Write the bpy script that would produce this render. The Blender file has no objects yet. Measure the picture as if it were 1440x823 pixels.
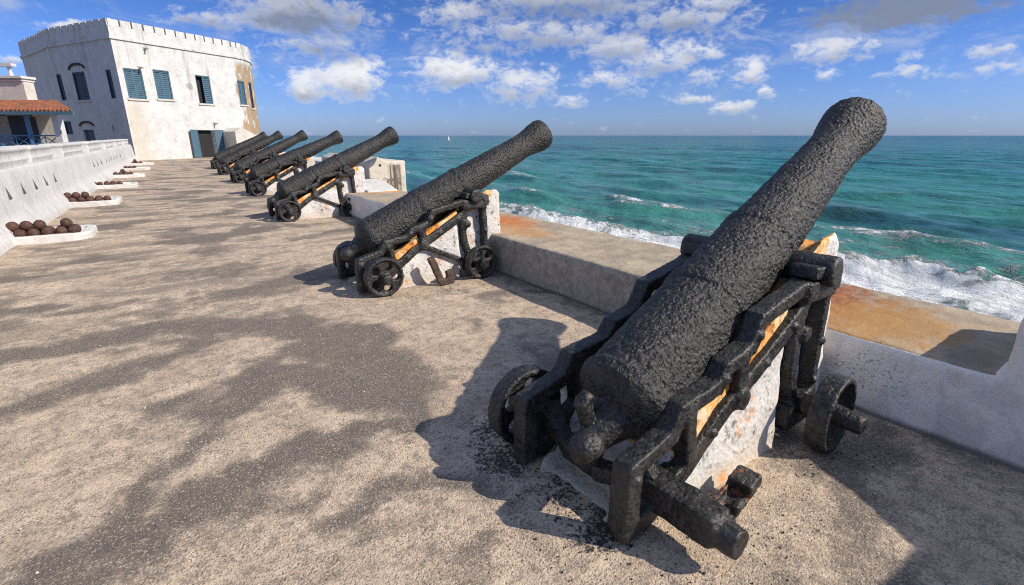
import bpy, bmesh, math, random
import numpy as np
from mathutils import Vector, Matrix
R = math.radians
random.seed(7); rng = np.random.default_rng(7)
scene = bpy.context.scene
C = scene.collection

# ------------------------------------------------------------------ vectorised noise
_perm = np.random.default_rng(3).permutation(256)
_perm = np.concatenate([_perm, _perm, _perm])
_g = np.random.default_rng(5).normal(size=(256, 3)); _g /= np.linalg.norm(_g, axis=1)[:, None]
def pnoise(p):
    p = np.asarray(p, float); i = np.floor(p).astype(int); f = p - i; i &= 255
    u = f * f * f * (f * (f * 6 - 15) + 10); out = 0
    for dx in (0, 1):
        wx = u[:, 0] if dx else 1 - u[:, 0]
        for dy in (0, 1):
            wy = u[:, 1] if dy else 1 - u[:, 1]
            for dz in (0, 1):
                wz = u[:, 2] if dz else 1 - u[:, 2]
                h = _perm[_perm[_perm[i[:, 0] + dx] + i[:, 1] + dy] + i[:, 2] + dz]
                d = f - np.array([dx, dy, dz])
                out = out + wx * wy * wz * (_g[h] * d).sum(1)
    return out
def fbm(p, o=4, gain=.5):
    p = np.asarray(p, float); a = 1; s = 0
    for k in range(o):
        s = s + a * pnoise(p * 2 ** k + 17.3 * k); a *= gain
    return s
def sstep(a, b, x):
    t = np.clip((x - a) / (b - a), 0, 1); return t * t * (3 - 2 * t)

# ------------------------------------------------------------------ material helpers
class NT:
    def __init__(s, tree): s.t = tree; s.l = tree.links
    def n(s, typ, props=None, **inp):
        nd = s.t.nodes.new(typ)
        for k, v in (props or {}).items(): setattr(nd, k, v)
        for k, v in inp.items(): s.set(nd, k.replace('_', ' '), v)
        return nd
    def set(s, nd, k, v):
        sock = nd.inputs[int(k[1:])] if k[0] == 'i' and k[1:].isdigit() else nd.inputs[k]
        if isinstance(v, bpy.types.NodeSocket): s.l.new(v, sock)
        else: sock.default_value = v
    def math(s, op, a, b=0.0, clamp=False):
        nd = s.n('ShaderNodeMath', {'operation': op, 'use_clamp': clamp}, i0=a, i1=b); return nd.outputs[0]
    def mix(s, f, a, b, mode='MIX'):
        nd = s.n('ShaderNodeMix', {'data_type': 'RGBA', 'blend_type': mode}, i0=f, i6=a, i7=b); return nd.outputs[2]
    def ss(s, x, a, b):
        nd = s.n('ShaderNodeMapRange', {'interpolation_type': 'SMOOTHSTEP'}, i0=x, i1=a, i2=b, i3=0.0, i4=1.0); return nd.outputs[0]
    def noise(s, vec, scale, detail=5, rough=.55, dist=0.0):
        return s.n('ShaderNodeTexNoise', None, Vector=vec, Scale=scale, Detail=detail, Roughness=rough, Distortion=dist).outputs[0]
    def vor(s, vec, scale, feature='F1', out=0, rnd=1.0):
        return s.n('ShaderNodeTexVoronoi', {'feature': feature}, Vector=vec, Scale=scale, Randomness=rnd).outputs[out]
    def scale(s, vec, x, y, z):
        return s.n('ShaderNodeVectorMath', {'operation': 'MULTIPLY'}, i0=vec, i1=(x, y, z)).outputs[0]
    def blob(s, vec, cx, cy, cz, rx, ry, rz):
        m = s.n('ShaderNodeVectorMath', {'operation': 'SUBTRACT'}, i0=vec, i1=(cx, cy, cz)).outputs[0]
        m = s.scale(m, 1 / rx, 1 / ry, 1 / rz)
        return s.n('ShaderNodeVectorMath', {'operation': 'LENGTH'}, i0=m).outputs['Value']
def c4(r, g=None, b=None):
    return (r, r, r, 1) if g is None else (r, g, b, 1)
def mat(name, build):
    m = bpy.data.materials.new(name); m.use_nodes = True
    nt = m.node_tree; bs = nt.nodes['Principled BSDF']; h = NT(nt)
    obj = h.n('ShaderNodeTexCoord').outputs['Object']
    geo = h.n('ShaderNodeNewGeometry').outputs['Position']
    r = build(h, obj, geo)
    for k, v in r.items():
        if k == 'bump':
            hgt, st, di = v
            b = h.n('ShaderNodeBump', None, Strength=st, Distance=di, Height=hgt)
            h.l.new(b.outputs[0], bs.inputs['Normal'])
        else: h.set(bs, k, v)
    return m

def m_iron(h, o, g, crust=1.0):
    a = h.noise(g, 36, 5, .6, .5); b = h.vor(g, 46); c = h.noise(g, 6, 5, .6); e = h.noise(g, 60, 3, .6)
    w = h.noise(g, 11, 6, .7, 1.0)
    hg = h.math('ADD', h.math('MULTIPLY', a, 1.0), h.math('ADD', h.math('MULTIPLY', h.ss(b, .05, .65), .32), h.math('MULTIPLY', e, .30)))
    col = h.mix(h.ss(a, .40, .62), c4(.007, .007, .0075), c4(.036, .0355, .035))
    col = h.mix(h.math('MULTIPLY', h.ss(c, .48, .68), .55), col, c4(.052, .050, .048))
    col = h.mix(h.math('MULTIPLY', h.ss(w, .60, .69), .6), col, c4(.060, .032, .018))
    return {'Base Color': col, 'Roughness': h.math('ADD', h.math('MULTIPLY', c, .22), .36),
            'Specular IOR Level': .5, 'bump': (hg, 1.0, .016 if crust > .9 else .008)}
IRON = mat('black_painted_iron', m_iron)
CAST = mat('black_painted_casting', lambda h, o, g: m_iron(h, o, g, .45))
def m_rust(h, o, g):
    a = h.noise(g, 30, 6, .65); b = h.noise(g, 9, 4)
    col = h.mix(h.ss(a, .4, .62), c4(.03, .026, .025), c4(.10, .05, .032))
    col = h.mix(h.ss(b, .55, .7), col, c4(.16, .075, .05))
    return {'Base Color': col, 'Roughness': .75, 'bump': (a, .8, .012)}
RUST = mat('rusty_iron', m_rust)
def m_ball(h, o, g):
    ri = h.n('ShaderNodeObjectInfo').outputs['Random']
    a = h.noise(g, 26, 5, .65); b = h.noise(g, 7, 3)
    col = h.mix(h.ss(a, .38, .66), c4(.03, .017, .013), c4(.11, .045, .03))
    col = h.mix(h.math('MULTIPLY', ri, .75), col, h.mix(a, c4(.022, .018, .016), c4(.17, .065, .04)))
    return {'Base Color': col, 'Roughness': .7, 'bump': (a, .8, .012)}
BALL = mat('rusted_shot', m_ball)

def m_plinth(h, o, g):
    a = h.noise(g, 16, 6, .66); b = h.noise(g, 3.2, 5, .6); v = h.vor(g, 30)
    col = h.mix(h.ss(b, .35, .7), c4(.66, .65, .63), c4(.52, .50, .47))
    spots = h.math('MULTIPLY', h.ss(a, .57, .64), h.ss(b, .38, .58))
    col = h.mix(h.math('MULTIPLY', spots, .95), col, c4(.12, .11, .10))
    z = h.n('ShaderNodeSeparateXYZ', None, Vector=o).outputs[2]
    low = h.math('SUBTRACT', 1.0, h.ss(h.math('ADD', z, h.math('MULTIPLY', a, .18)), .1, .26))
    col = h.mix(h.math('MULTIPLY', low, .55), col, c4(.46, .36, .24))
    rs = h.ss(h.noise(g, 5.5, 5, .65), .57, .68)
    col = h.mix(h.math('MULTIPLY', rs, .7), col, c4(.62, .26, .05))
    return {'Base Color': col, 'Roughness': .85, 'bump': (h.math('ADD', a, h.math('MULTIPLY', v, .5)), .6, .02)}
PLINTH = mat('whitewashed_rubble', m_plinth)
def m_ochre(h, o, g):
    a = h.noise(g, 18, 6, .65); b = h.noise(g, 7, 4)
    col = h.mix(h.ss(b, .35, .62), c4(.80, .60, .32), c4(.78, .30, .035))
    col = h.mix(h.ss(a, .52, .64), col, c4(.36, .12, .025))
    col = h.mix(h.math('MULTIPLY', h.ss(h.noise(g, 30, 5, .7), .54, .62), .6), col, c4(.16, .10, .06))
    col = h.mix(h.math('MULTIPLY', h.ss(h.noise(g, 10, 5, .7), .58, .66), .7), col, c4(.62, .56, .46))
    return {'Base Color': col, 'Roughness': .85, 'bump': (a, .6, .015)}
OCHRE = mat('rust_orange_render', m_ochre)

def m_white(h, o, g, base=(.62, .61, .595), dirt=(.5, .46, .4), streak=1.0):
    st = h.noise(h.scale(g, 3.2, 3.2, .35), 1.6, 5, .62)
    a = h.noise(g, 11, 6, .62); b = h.noise(g, 1.3, 5, .6)
    col = h.mix(h.ss(b, .35, .7), c4(*base), c4(*[x * .86 for x in base]))
    col = h.mix(h.math('MULTIPLY', h.ss(st, .54, .72), .55 * streak), col, c4(*dirt))
    bl = h.noise(g, 3.4, 6, .68)
    col = h.mix(h.math('MULTIPLY', h.ss(bl, .54, .66), .42), col, c4(*[x * .62 for x in base]))
    sp = h.math('MULTIPLY', h.ss(a, .62, .68), h.ss(b, .45, .58))
    col = h.mix(h.math('MULTIPLY', sp, .75), col, c4(.2, .19, .18))
    return {'Base Color': col, 'Roughness': .85, 'bump': (h.math('ADD', a, h.math('MULTIPLY', bl, .8)), .55, .025)}
WHITE = mat('whitewash', m_white)
WALLW = mat('streaked_whitewash', lambda h, o, g: m_white(h, o, g, (.58, .575, .565), (.34, .335, .33), .9))
CREAM = mat('cream_wall', lambda h, o, g: m_white(h, o, g, (.60, .565, .50), (.4, .36, .3), .6))
def m_fort(h, o, g):
    r = m_white(h, o, g, (.62, .615, .605), (.42, .39, .35), .7)
    col = r['Base Color']
    sx = h.n('ShaderNodeSeparateXYZ', None, Vector=g)
    n1 = h.noise(g, .9, 6, .62); n2 = h.noise(h.scale(g, 1, 1, .5), 2.4, 6, .68)
    # buff plaster down the corner by the terrace, brown bared masonry round the seaward end
    band = h.math('MULTIPLY', h.math('SUBTRACT', 1.0, h.ss(h.math('ADD', sx.outputs[0], h.math('MULTIPLY', n1, 1.6)), .9, 2.0)),
                  h.math('SUBTRACT', 1.0, h.ss(sx.outputs[2], 3.2, 4.6)))
    band = h.math('MULTIPLY', band, h.ss(sx.outputs[0], -.6, -.3))
    col = h.mix(h.math('MULTIPLY', band, .5), col, c4(.50, .43, .31))
    e = h.math('MULTIPLY', h.ss(h.math('ADD', sx.outputs[0], h.math('MULTIPLY', h.math('SUBTRACT', n1, .5), 1.4)), 7.3, 7.6),
               h.math('SUBTRACT', 1.0, h.ss(sx.outputs[2], 7.3, 7.7)))
    e = h.math('MULTIPLY', e, h.ss(n2, .36, .48))
    col = h.mix(e, col, h.mix(n2, c4(.20, .13, .08), c4(.48, .34, .2)))
    bl = h.noise(g, 2.2, 7, .7); run = h.noise(h.scale(g, 2.6, 2.6, .22), 1.0, 6, .65)
    col = h.mix(h.math('MULTIPLY', h.ss(bl, .54, .66), .5), col, c4(.36, .34, .31))
    col = h.mix(h.math('MULTIPLY', h.math('MULTIPLY', h.ss(run, .52, .66), h.ss(h.math('ADD', sx.outputs[2], h.math('MULTIPLY', n1, 3.0)), 5.0, 8.0)), .5), col, c4(.25, .235, .22))
    pt = h.ss(h.noise(g, 7, 6, .7), .63, .68)
    col = h.mix(h.math('MULTIPLY', pt, .6), col, c4(.22, .19, .16))
    sp = h.math('SUBTRACT', 1.0, h.ss(h.math('ADD', h.blob(g, 3.75, 47.9, 5.27, .45, .45, .4), h.math('MULTIPLY', n2, .6)), .7, 1.1))
    col = h.mix(h.math('MULTIPLY', sp, .6), col, c4(.2, .19, .18))
    r['Base Color'] = col
    return r
FORT = mat('fort_whitewash', m_fort)

def m_parapet(h, o, g):
    r = m_white(h, o, g, (.84, .815, .775), (.52, .50, .46), .8)
    sx = h.n('ShaderNodeSeparateXYZ', None, Vector=g)
    a = h.noise(g, 13, 6, .65); b = h.noise(g, 2.2, 5, .6)
    dirty = h.math('MULTIPLY', h.ss(h.math('ADD', sx.outputs[1], b), 2.0, 3.0), h.math('SUBTRACT', 1.0, h.ss(sx.outputs[1], 6.2, 7.5)))
    raw = h.mix(h.ss(a, .35, .65), c4(.42, .39, .33), c4(.26, .24, .2))
    col = h.mix(dirty, r['Base Color'], raw)
    pk = h.math('SUBTRACT', 1.0, h.ss(h.math('ADD', h.blob(g, 3.49, 1.02, .28, 1, .34, .17), h.math('MULTIPLY', h.math('SUBTRACT', b, .5), 1.2)), .5, 1.1))
    sp = h.math('MULTIPLY', h.ss(h.math('ADD', h.noise(g, 60, 4, .6), h.math('MULTIPLY', pk, .085)), .655, .69), h.math('ADD', .35, h.math('MULTIPLY', pk, .6)))
    col = h.mix(h.math('MULTIPLY', sp, .6), col, c4(.07, .07, .075))
    gr = h.noise(h.scale(g, 1, 1, .5), 5, 6, .68)
    col = h.mix(h.math('MULTIPLY', h.ss(h.math('SUBTRACT', gr, h.math('MULTIPLY', sx.outputs[2], .5)), .34, .50), .34), col, c4(.38, .36, .33))
    col = h.mix(h.math('MULTIPLY', h.ss(h.noise(g, 75, 3, .6), .66, .72), .4), col, c4(.14, .135, .13))
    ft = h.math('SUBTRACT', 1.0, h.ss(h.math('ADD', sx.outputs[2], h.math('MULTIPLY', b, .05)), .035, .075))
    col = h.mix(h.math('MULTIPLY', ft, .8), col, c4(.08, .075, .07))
    r['Base Color'] = col
    return r
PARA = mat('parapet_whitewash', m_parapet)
def m_paratop(h, o, g):
    a = h.noise(g, 22, 7, .7); b = h.noise(g, 3.4, 6, .62); d = h.noise(h.scale(g, 1, 2.2, 1), 5, 6, .65)
    col = h.mix(h.ss(b, .32, .68), c4(.46, .38, .27), c4(.30, .25, .19))
    col = h.mix(h.math('MULTIPLY', h.ss(a, .52, .66), .6), col, c4(.18, .15, .12))
    def rust(cx, cy, rx, ry, amt, col, tone):
        m = h.math('ADD', h.blob(g, cx, cy, .48, rx, ry, 9), h.math('MULTIPLY', h.math('SUBTRACT', d, .5), 1.7))
        return h.mix(h.math('MULTIPLY', h.math('SUBTRACT', 1.0, h.ss(m, .45, 1.1)), amt), col, tone)
    col = rust(4.05, 1.8, .85, .8, .95, col, h.mix(h.ss(a, .4, .6), c4(.36, .13, .03), c4(.20, .055, .018)))
    col = rust(3.95, 1.15, .65, .5, .8, col, c4(.40, .21, .06))
    col = rust(4.2, 6.3, .5, 1.0, .9, col, c4(.48, .16, .035))
    col = rust(3.95, 5.4, .35, .8, .6, col, c4(.48, .22, .06))
    col = rust(4.5, 11.1, .8, .22, .95, col, c4(.72, .32, .06))
    return {'Base Color': col, 'Roughness': .9, 'bump': (h.math('ADD', a, h.math('MULTIPLY', b, .6)), .6, .02)}
PTOP = mat('weathered_parapet_top', m_paratop)

def m_ground(h, o, g):
    st = h.n('ShaderNodeAttribute', {'attribute_name': 'stain'}).outputs['Fac']
    sp = h.n('ShaderNodeAttribute', {'attribute_name': 'flake'}).outputs['Fac']
    n0 = h.noise(g, .9, 6, .62); n1 = h.noise(g, 5, 7, .66); n2 = h.noise(g, 38, 6, .72); v = h.vor(g, 46); v2 = h.vor(g, 120)
    nl = h.noise(h.scale(g, .55, 1.5, 1), 1.5, 7, .64, .6)
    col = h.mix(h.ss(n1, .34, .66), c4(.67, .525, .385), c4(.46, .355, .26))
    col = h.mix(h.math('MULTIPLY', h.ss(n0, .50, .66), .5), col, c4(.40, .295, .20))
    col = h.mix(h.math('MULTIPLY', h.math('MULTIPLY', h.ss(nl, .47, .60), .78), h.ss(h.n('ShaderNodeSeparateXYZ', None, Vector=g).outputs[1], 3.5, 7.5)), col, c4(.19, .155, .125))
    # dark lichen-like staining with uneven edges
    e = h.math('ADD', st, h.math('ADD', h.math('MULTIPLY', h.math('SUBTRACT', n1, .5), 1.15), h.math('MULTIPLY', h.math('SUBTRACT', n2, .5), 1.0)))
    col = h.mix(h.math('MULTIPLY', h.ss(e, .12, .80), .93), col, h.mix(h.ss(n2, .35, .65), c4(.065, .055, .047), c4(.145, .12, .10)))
    nm = h.noise(g, 13, 7, .72)
    col = h.mix(h.math('MULTIPLY', h.ss(nm, .49, .60), .62), col, c4(.20, .165, .135))
    # aggregate: pale and dark grit
    col = h.mix(h.math('MULTIPLY', h.ss(n2, .55, .67), .62), col, c4(.11, .092, .08))
    col = h.mix(h.math('MULTIPLY', h.math('SUBTRACT', 1.0, h.ss(v2, .10, .22)), .45), col, c4(.68, .60, .50))
    col = h.mix(h.math('MULTIPLY', h.math('SUBTRACT', 1.0, h.ss(v, .10, .2)), .45), col, c4(.14, .12, .105))
    ck = h.vor(h.n('ShaderNodeVectorMath', {'operation': 'ADD'}, i0=g, i1=h.scale(h.n('ShaderNodeTexNoise', None, Vector=g, Scale=2.2, Detail=6.0).outputs['Color'], .9, .9, 0)).outputs[0], .62, 'DISTANCE_TO_EDGE')
    ckm = h.math('MULTIPLY', h.math('SUBTRACT', 1.0, h.ss(ck, .001, .006)), h.ss(h.noise(g, 1.1, 3), .50, .58))
    col = h.mix(h.math('MULTIPLY', ckm, 0.0), col, c4(.05, .043, .037))
    fl = h.ss(h.math('ADD', sp, h.math('ADD', h.math('MULTIPLY', h.math('SUBTRACT', n2, .5), 2.2), h.math('MULTIPLY', h.math('SUBTRACT', n1, .5), .9))), .72, .9)
    col = h.mix(fl, col, c4(.018, .018, .018))
    n3 = h.noise(g, 85, 5, .75)
    col = h.mix(h.math('MULTIPLY', h.ss(n3, .50, .60), h.math('ADD', .30, h.math('MULTIPLY', h.ss(h.noise(g, 3.1, 4), .40, .62), .5))), col, c4(.15, .125, .105))
    col = h.mix(h.math('MULTIPLY', h.math('SUBTRACT', 1.0, h.ss(n3, .38, .47)), .55), col, c4(.74, .64, .52))
    hg = h.math('ADD', h.math('ADD', h.math('MULTIPLY', n2, .35), h.math('MULTIPLY', n3, .7)), h.math('ADD', h.math('MULTIPLY', v2, .35), h.math('SUBTRACT', h.math('MULTIPLY', h.ss(v, .05, .3), .45), h.math('MULTIPLY', ckm, 0.0))))
    return {'Base Color': col, 'Roughness': .92, 'bump': (hg, .8, .012)}
GROUND = mat('worn_terrace_concrete', m_ground)
DIRT = mat('packed_earth', lambda h, o, g: {'Base Color': h.mix(h.noise(g, 1.5, 6), c4(.3, .24, .17), c4(.2, .16, .11)), 'Roughness': .95})

def paint(name, col, rough=.5, nscale=8, var=.25):
    def f(h, o, g):
        a = h.noise(g, nscale, 5, .6)
        return {'Base Color': h.mix(h.ss(a, .35, .7), c4(*col), c4(*[x * (1 - var) for x in col])), 'Roughness': rough, 'bump': (a, .15, .01)}
    return mat(name, f)
BLUE = paint('blue_shutter_paint', (.075, .15, .21)); BLUE2 = paint('bright_blue_paint', (.07, .19, .34)); NAVY = paint('dark_blue_paint', (.03, .045, .075))
DARK = paint('unlit_interior', (.02, .02, .022), .9); BROWN = paint('brown_brick_arch', (.07, .045, .035), .9); FRAME = paint('weathered_frame', (.45, .40, .33), .8)
SAIL = paint('sailcloth', (.8, .8, .78)); HULL = paint('hull_paint', (.6, .6, .6)); STRAW = paint('dry_grass', (.14, .17, .05), .9)
def m_tile(h, o, g):
    w = h.n('ShaderNodeTexWave', {'wave_type': 'BANDS', 'bands_direction': 'X'}, Vector=o, Scale=1.6, Distortion=.6).outputs[1]
    a = h.noise(g, 3, 5, .65)
    col = h.mix(h.ss(a, .35, .68), c4(.46, .14, .05), c4(.16, .07, .04))
    return {'Base Color': col, 'Roughness': .85, 'bump': (w, .9, .06)}
TILE = mat('red_clay_tiles', m_tile)

def m_sea(h, o, g):
    foam = h.n('ShaderNodeAttribute', {'attribute_name': 'foam'}).outputs['Fac']
    s = h.n('ShaderNodeSeparateXYZ', None, Vector=g)
    dist = h.n('ShaderNodeVectorMath', {'operation': 'LENGTH'}, i0=h.scale(g, 1, 1, 0)).outputs['Value']
    pat = h.noise(h.scale(g, .022, .007, 0), 1.0, 6, .6, .5)
    pat2 = h.noise(h.scale(g, .11, .045, 0), 1.0, 6, .65)
    col = h.mix(h.ss(dist, 45, 240), c4(.045, .225, .175), c4(.017, .205, .185))
    col = h.mix(h.ss(dist, 300, 2200), col, c4(.006, .120, .150))
    col = h.mix(h.math('MULTIPLY', h.ss(pat, .50, .64), .75), col, c4(.004, .055, .085))
    col = h.mix(h.math('MULTIPLY', h.ss(pat2, .50, .64), .6), col, c4(.012, .06, .055))
    pat3 = h.noise(h.scale(g, .45, .12, 0), 1.0, 6, .65, .3)
    col = h.mix(h.math('MULTIPLY', h.ss(pat3, .48, .66), .5), col, c4(.006, .055, .065))
    col = h.mix(h.math('MULTIPLY', h.math('SUBTRACT', 1.0, h.ss(pat3, .32, .46)), .3), col, c4(.06, .26, .23))
    lace = h.noise(h.scale(g, .9, .55, .9), 1.0, 8, .72, 1.2)
    lace2 = h.noise(h.scale(g, .28, .12, .3), 1.0, 8, .7, .8)
    lv = h.vor(h.scale(g, 1.1, .7, 1.1), 1.0, 'DISTANCE_TO_EDGE')
    t = h.math('ADD', h.math('MULTIPLY', h.math('SUBTRACT', lace, .5), 1.5), h.math('MULTIPLY', h.math('SUBTRACT', lace2, .5), 1.2))
    f = h.ss(h.math('ADD', foam, t), .42, .72)
    veil = h.math('MULTIPLY', h.ss(h.math('ADD', foam, h.math('SUBTRACT', lace2, .5)), .1, .7), .35)
    col = h.mix(veil, col, c4(.22, .42, .40))
    col = h.mix(f, col, c4(.84, .87, .88))
    w1 = h.noise(h.scale(g, .9, .4, .9), 1.0, 5, .6, .3); w2 = h.noise(h.scale(g, .22, .09, .2), 1.0, 6, .62, .4); w3 = h.noise(h.scale(g, .05, .016, .05), 1.0, 6, .65)
    k = h.ss(dist, 30, 500)
    hg = h.math('ADD', h.math('MULTIPLY', w1, .5), h.math('ADD', h.math('MULTIPLY', w2, h.math('ADD', 1.2, h.math('MULTIPLY', k, 3.0))), h.math('MULTIPLY', w3, h.math('MULTIPLY', k, 14.0))))
    hg = h.math('ADD', hg, h.math('MULTIPLY', h.math('MULTIPLY', f, lace), .8))
    return {'Base Color': col, 'Roughness': h.math('ADD', .22, h.math('MULTIPLY', f, .6)), 'Specular IOR Level': .35, 'bump': (hg, 1.0, .8)}
SEA = mat('sea_water', m_sea)

# ------------------------------------------------------------------ mesh helpers
def link(name, me, m, parent=None):
    o = bpy.data.objects.new(name, me); C.objects.link(o)
    for k in (m if isinstance(m, (list, tuple)) else [m]):
        if k is not None and len(me.materials) < (len(m) if isinstance(m, (list, tuple)) else 1): me.materials.append(k)
    if parent: o.parent = parent
    return o
def bm_obj(name, bm, m, parent=None, smooth=False):
    me = bpy.data.meshes.new(name); bmesh.ops.recalc_face_normals(bm, faces=bm.faces); bm.to_mesh(me); bm.free()
    if smooth: me.polygons.foreach_set('use_smooth', np.ones(len(me.polygons), bool))
    return link(name, me, m, parent)
def tag(o, label, cat, group=None):
    o['label'] = label; o['category'] = cat
    if group: o['group'] = group
    return o
def empty(name, loc, label=None, cat=None, group=None, rz=0):
    o = bpy.data.objects.new(name, None); C.objects.link(o); o.location = loc; o.rotation_euler = (0, 0, rz)
    o.empty_display_size = .1
    return tag(o, label, cat, group) if label else o
def struct(o): o['kind'] = 'structure'; return o
def box(bm, x0, x1, y0, y1, z0, z1, mt=None):
    vs = [bm.verts.new(v) for v in [(x0, y0, z0), (x1, y0, z0), (x1, y1, z0), (x0, y1, z0), (x0, y0, z1), (x1, y0, z1), (x1, y1, z1), (x0, y1, z1)]]
    for f in [(0, 3, 2, 1), (4, 5, 6, 7), (0, 1, 5, 4), (1, 2, 6, 5), (2, 3, 7, 6), (3, 0, 4, 7)]: bm.faces.new([vs[i] for i in f])
    if mt is not None:
        for v in vs: v.co = mt @ v.co
    return vs
def prism(bm, pts, a0, a1, axis='y'):
    """polygon pts (p,q) swept along an axis: y -> (p, a, q); x -> (a, p, q); z -> (p, q, a)"""
    mk = {'y': lambda p, a: (p[0], a, p[1]), 'x': lambda p, a: (a, p[0], p[1]), 'z': lambda p, a: (p[0], p[1], a)}[axis]
    A = [bm.verts.new(mk(p, a0)) for p in pts]; B = [bm.verts.new(mk(p, a1)) for p in pts]; n = len(pts)
    bm.faces.new(A); bm.faces.new(B[::-1])
    for i in range(n): bm.faces.new([A[i], B[i], B[(i + 1) % n], A[(i + 1) % n]])
def beam(bm, p, q, w, t, up=(0, 1, 0)):
    """rectangular bar p->q, thickness t along `up`, width w across"""
    p = Vector(p); q = Vector(q); d = q - p; L = d.length; d.normalize(); u = Vector(up); u = (u - d * u.dot(d)).normalized(); s = d.cross(u)
    mt = Matrix((d, u, s)).transposed().to_4x4(); mt.translation = p
    box(bm, 0, L, -t / 2, t / 2, -w / 2, w / 2, mt)
def tube(bm, p, q, r0, r1=None, n=20):
    p = Vector(p); q = Vector(q); r1 = r0 if r1 is None else r1; d = (q - p)
    mt = d.to_track_quat('Z', 'Y').to_matrix().to_4x4(); mt.translation = (p + q) / 2
    bmesh.ops.create_cone(bm, cap_ends=True, segments=n, radius1=r0, radius2=r1, depth=d.length, matrix=mt)
def ball(bm, c, r, seg=20):
    bmesh.ops.create_uvsphere(bm, u_segments=seg, v_segments=seg // 2 + 2, radius=r, matrix=Matrix.Translation(c))
def remesh(bm, voxel, smooth=3, fac=.5):
    me = bpy.data.meshes.new('tmp'); bmesh.ops.recalc_face_normals(bm, faces=bm.faces); bm.to_mesh(me); bm.free()
    o = bpy.data.objects.new('tmp', me); C.objects.link(o)
    m = o.modifiers.new('r', 'REMESH'); m.mode = 'VOXEL'; m.voxel_size = voxel
    if smooth:
        s = o.modifiers.new('s', 'SMOOTH'); s.factor = fac; s.iterations = smooth
    dg = bpy.context.evaluated_depsgraph_get(); res = bpy.data.meshes.new_from_object(o.evaluated_get(dg))
    bpy.data.objects.remove(o); bpy.data.meshes.remove(me)
    return res
def co_of(me):
    a = np.empty(len(me.vertices) * 3); me.vertices.foreach_get('co', a); return a.reshape(-1, 3)
def no_of(me):
    a = np.empty(len(me.vertices) * 3, np.float32); me.vertex_normals.foreach_get('vector', a); return a.reshape(-1, 3).astype(float)
def set_co(me, c): me.vertices.foreach_set('co', c.ravel()); me.update()
def rough(me, amp, sc, seed=0, octv=4, smooth=True):
    c = co_of(me); n = no_of(me)
    set_co(me, c + n * (amp * fbm(c * sc + seed * 13.7, octv))[:, None])
    if smooth: me.polygons.foreach_set('use_smooth', np.ones(len(me.polygons), bool))
    return me
def organic(name, bm, m, parent, voxel, amp, sc, seed=0, smooth=3):
    return link(name, rough(remesh(bm, voxel, smooth), amp, sc, seed), m, parent)
def copy_tree(o, parent=None):
    c = o.copy(); C.objects.link(c); c.parent = parent
    for ch in o.children: copy_tree(ch, c)
    return c
def sh(y): return .043 * max(0.0, y - 11)          # the rampart bends gently seaward beyond the third gun
def attr(me, name, vals):
    a = me.attributes.new(name, 'FLOAT', 'POINT'); a.data.foreach_set('value', np.asarray(vals, np.float32))
def grid_mesh(name, P):
    ny, nx = P.shape[:2]; me = bpy.data.meshes.new(name)
    i = np.arange(nx * ny).reshape(ny, nx); q = np.stack([i[:-1, :-1], i[:-1, 1:], i[1:, 1:], i[1:, :-1]], -1).reshape(-1, 4)
    me.vertices.add(nx * ny); me.vertices.foreach_set('co', P.reshape(-1)); me.loops.add(q.size); me.loops.foreach_set('vertex_index', q.ravel())
    me.polygons.add(len(q)); me.polygons.foreach_set('loop_start', np.arange(0, q.size, 4)); me.polygons.foreach_set('loop_total', np.full(len(q), 4))
    me.update(); me.validate(); me.polygons.foreach_set('use_smooth', np.ones(len(q), bool))
    return me

# ================================================================== SETTING
# ---- terrace
ys = [-6.0]
while ys[-1] < 52:
    y = ys[-1]; ys.append(y + (.022 if .8 < y < 5 else .022 + .012 * max(y - 5, .8 - y) if y > -2 else .08))
ys = np.array(ys); xs = np.linspace(-2.9, 4.3, 300)
X, Y = np.meshgrid(xs, ys); shv = .043 * np.maximum(0, Y - 11); X = X + shv
p0 = np.stack([X.ravel(), Y.ravel(), 0 * X.ravel()], 1)
def seg_d(p, a, b):
    a = np.array(a); b = np.array(b); d = b - a; t = np.clip(((p - a) @ d) / max(d @ d, 1e-9), 0, 1); return np.linalg.norm(p - a - t[:, None] * d, axis=1)
wp = p0[:, :2] + .42 * np.stack([fbm(p0 * 1.6 + 3, 4), fbm(p0 * 1.6 + 40, 4)], 1)
stain = np.zeros(len(p0))
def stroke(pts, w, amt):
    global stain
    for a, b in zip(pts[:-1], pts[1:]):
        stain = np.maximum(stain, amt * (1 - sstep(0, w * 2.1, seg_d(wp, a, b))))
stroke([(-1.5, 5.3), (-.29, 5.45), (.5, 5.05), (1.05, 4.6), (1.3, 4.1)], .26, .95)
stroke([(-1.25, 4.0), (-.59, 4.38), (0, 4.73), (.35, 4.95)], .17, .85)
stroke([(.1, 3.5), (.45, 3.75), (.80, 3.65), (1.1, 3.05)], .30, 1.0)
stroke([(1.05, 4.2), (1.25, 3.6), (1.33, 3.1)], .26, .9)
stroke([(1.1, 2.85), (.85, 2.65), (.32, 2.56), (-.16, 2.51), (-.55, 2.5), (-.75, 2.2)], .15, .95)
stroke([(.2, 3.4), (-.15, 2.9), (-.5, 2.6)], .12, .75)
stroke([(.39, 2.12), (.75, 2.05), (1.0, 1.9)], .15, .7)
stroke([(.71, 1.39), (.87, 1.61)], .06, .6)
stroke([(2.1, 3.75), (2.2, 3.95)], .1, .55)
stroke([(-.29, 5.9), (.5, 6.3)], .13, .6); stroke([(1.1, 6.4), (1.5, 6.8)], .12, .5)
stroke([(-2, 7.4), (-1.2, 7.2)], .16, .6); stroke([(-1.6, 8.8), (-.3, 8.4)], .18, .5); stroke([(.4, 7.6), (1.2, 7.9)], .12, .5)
stroke([(2.1, .3), (2.6, .8), (3.2, .9)], .25, .7); stroke([(2.3, -.2), (1.9, .5)], .2, .6)
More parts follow.
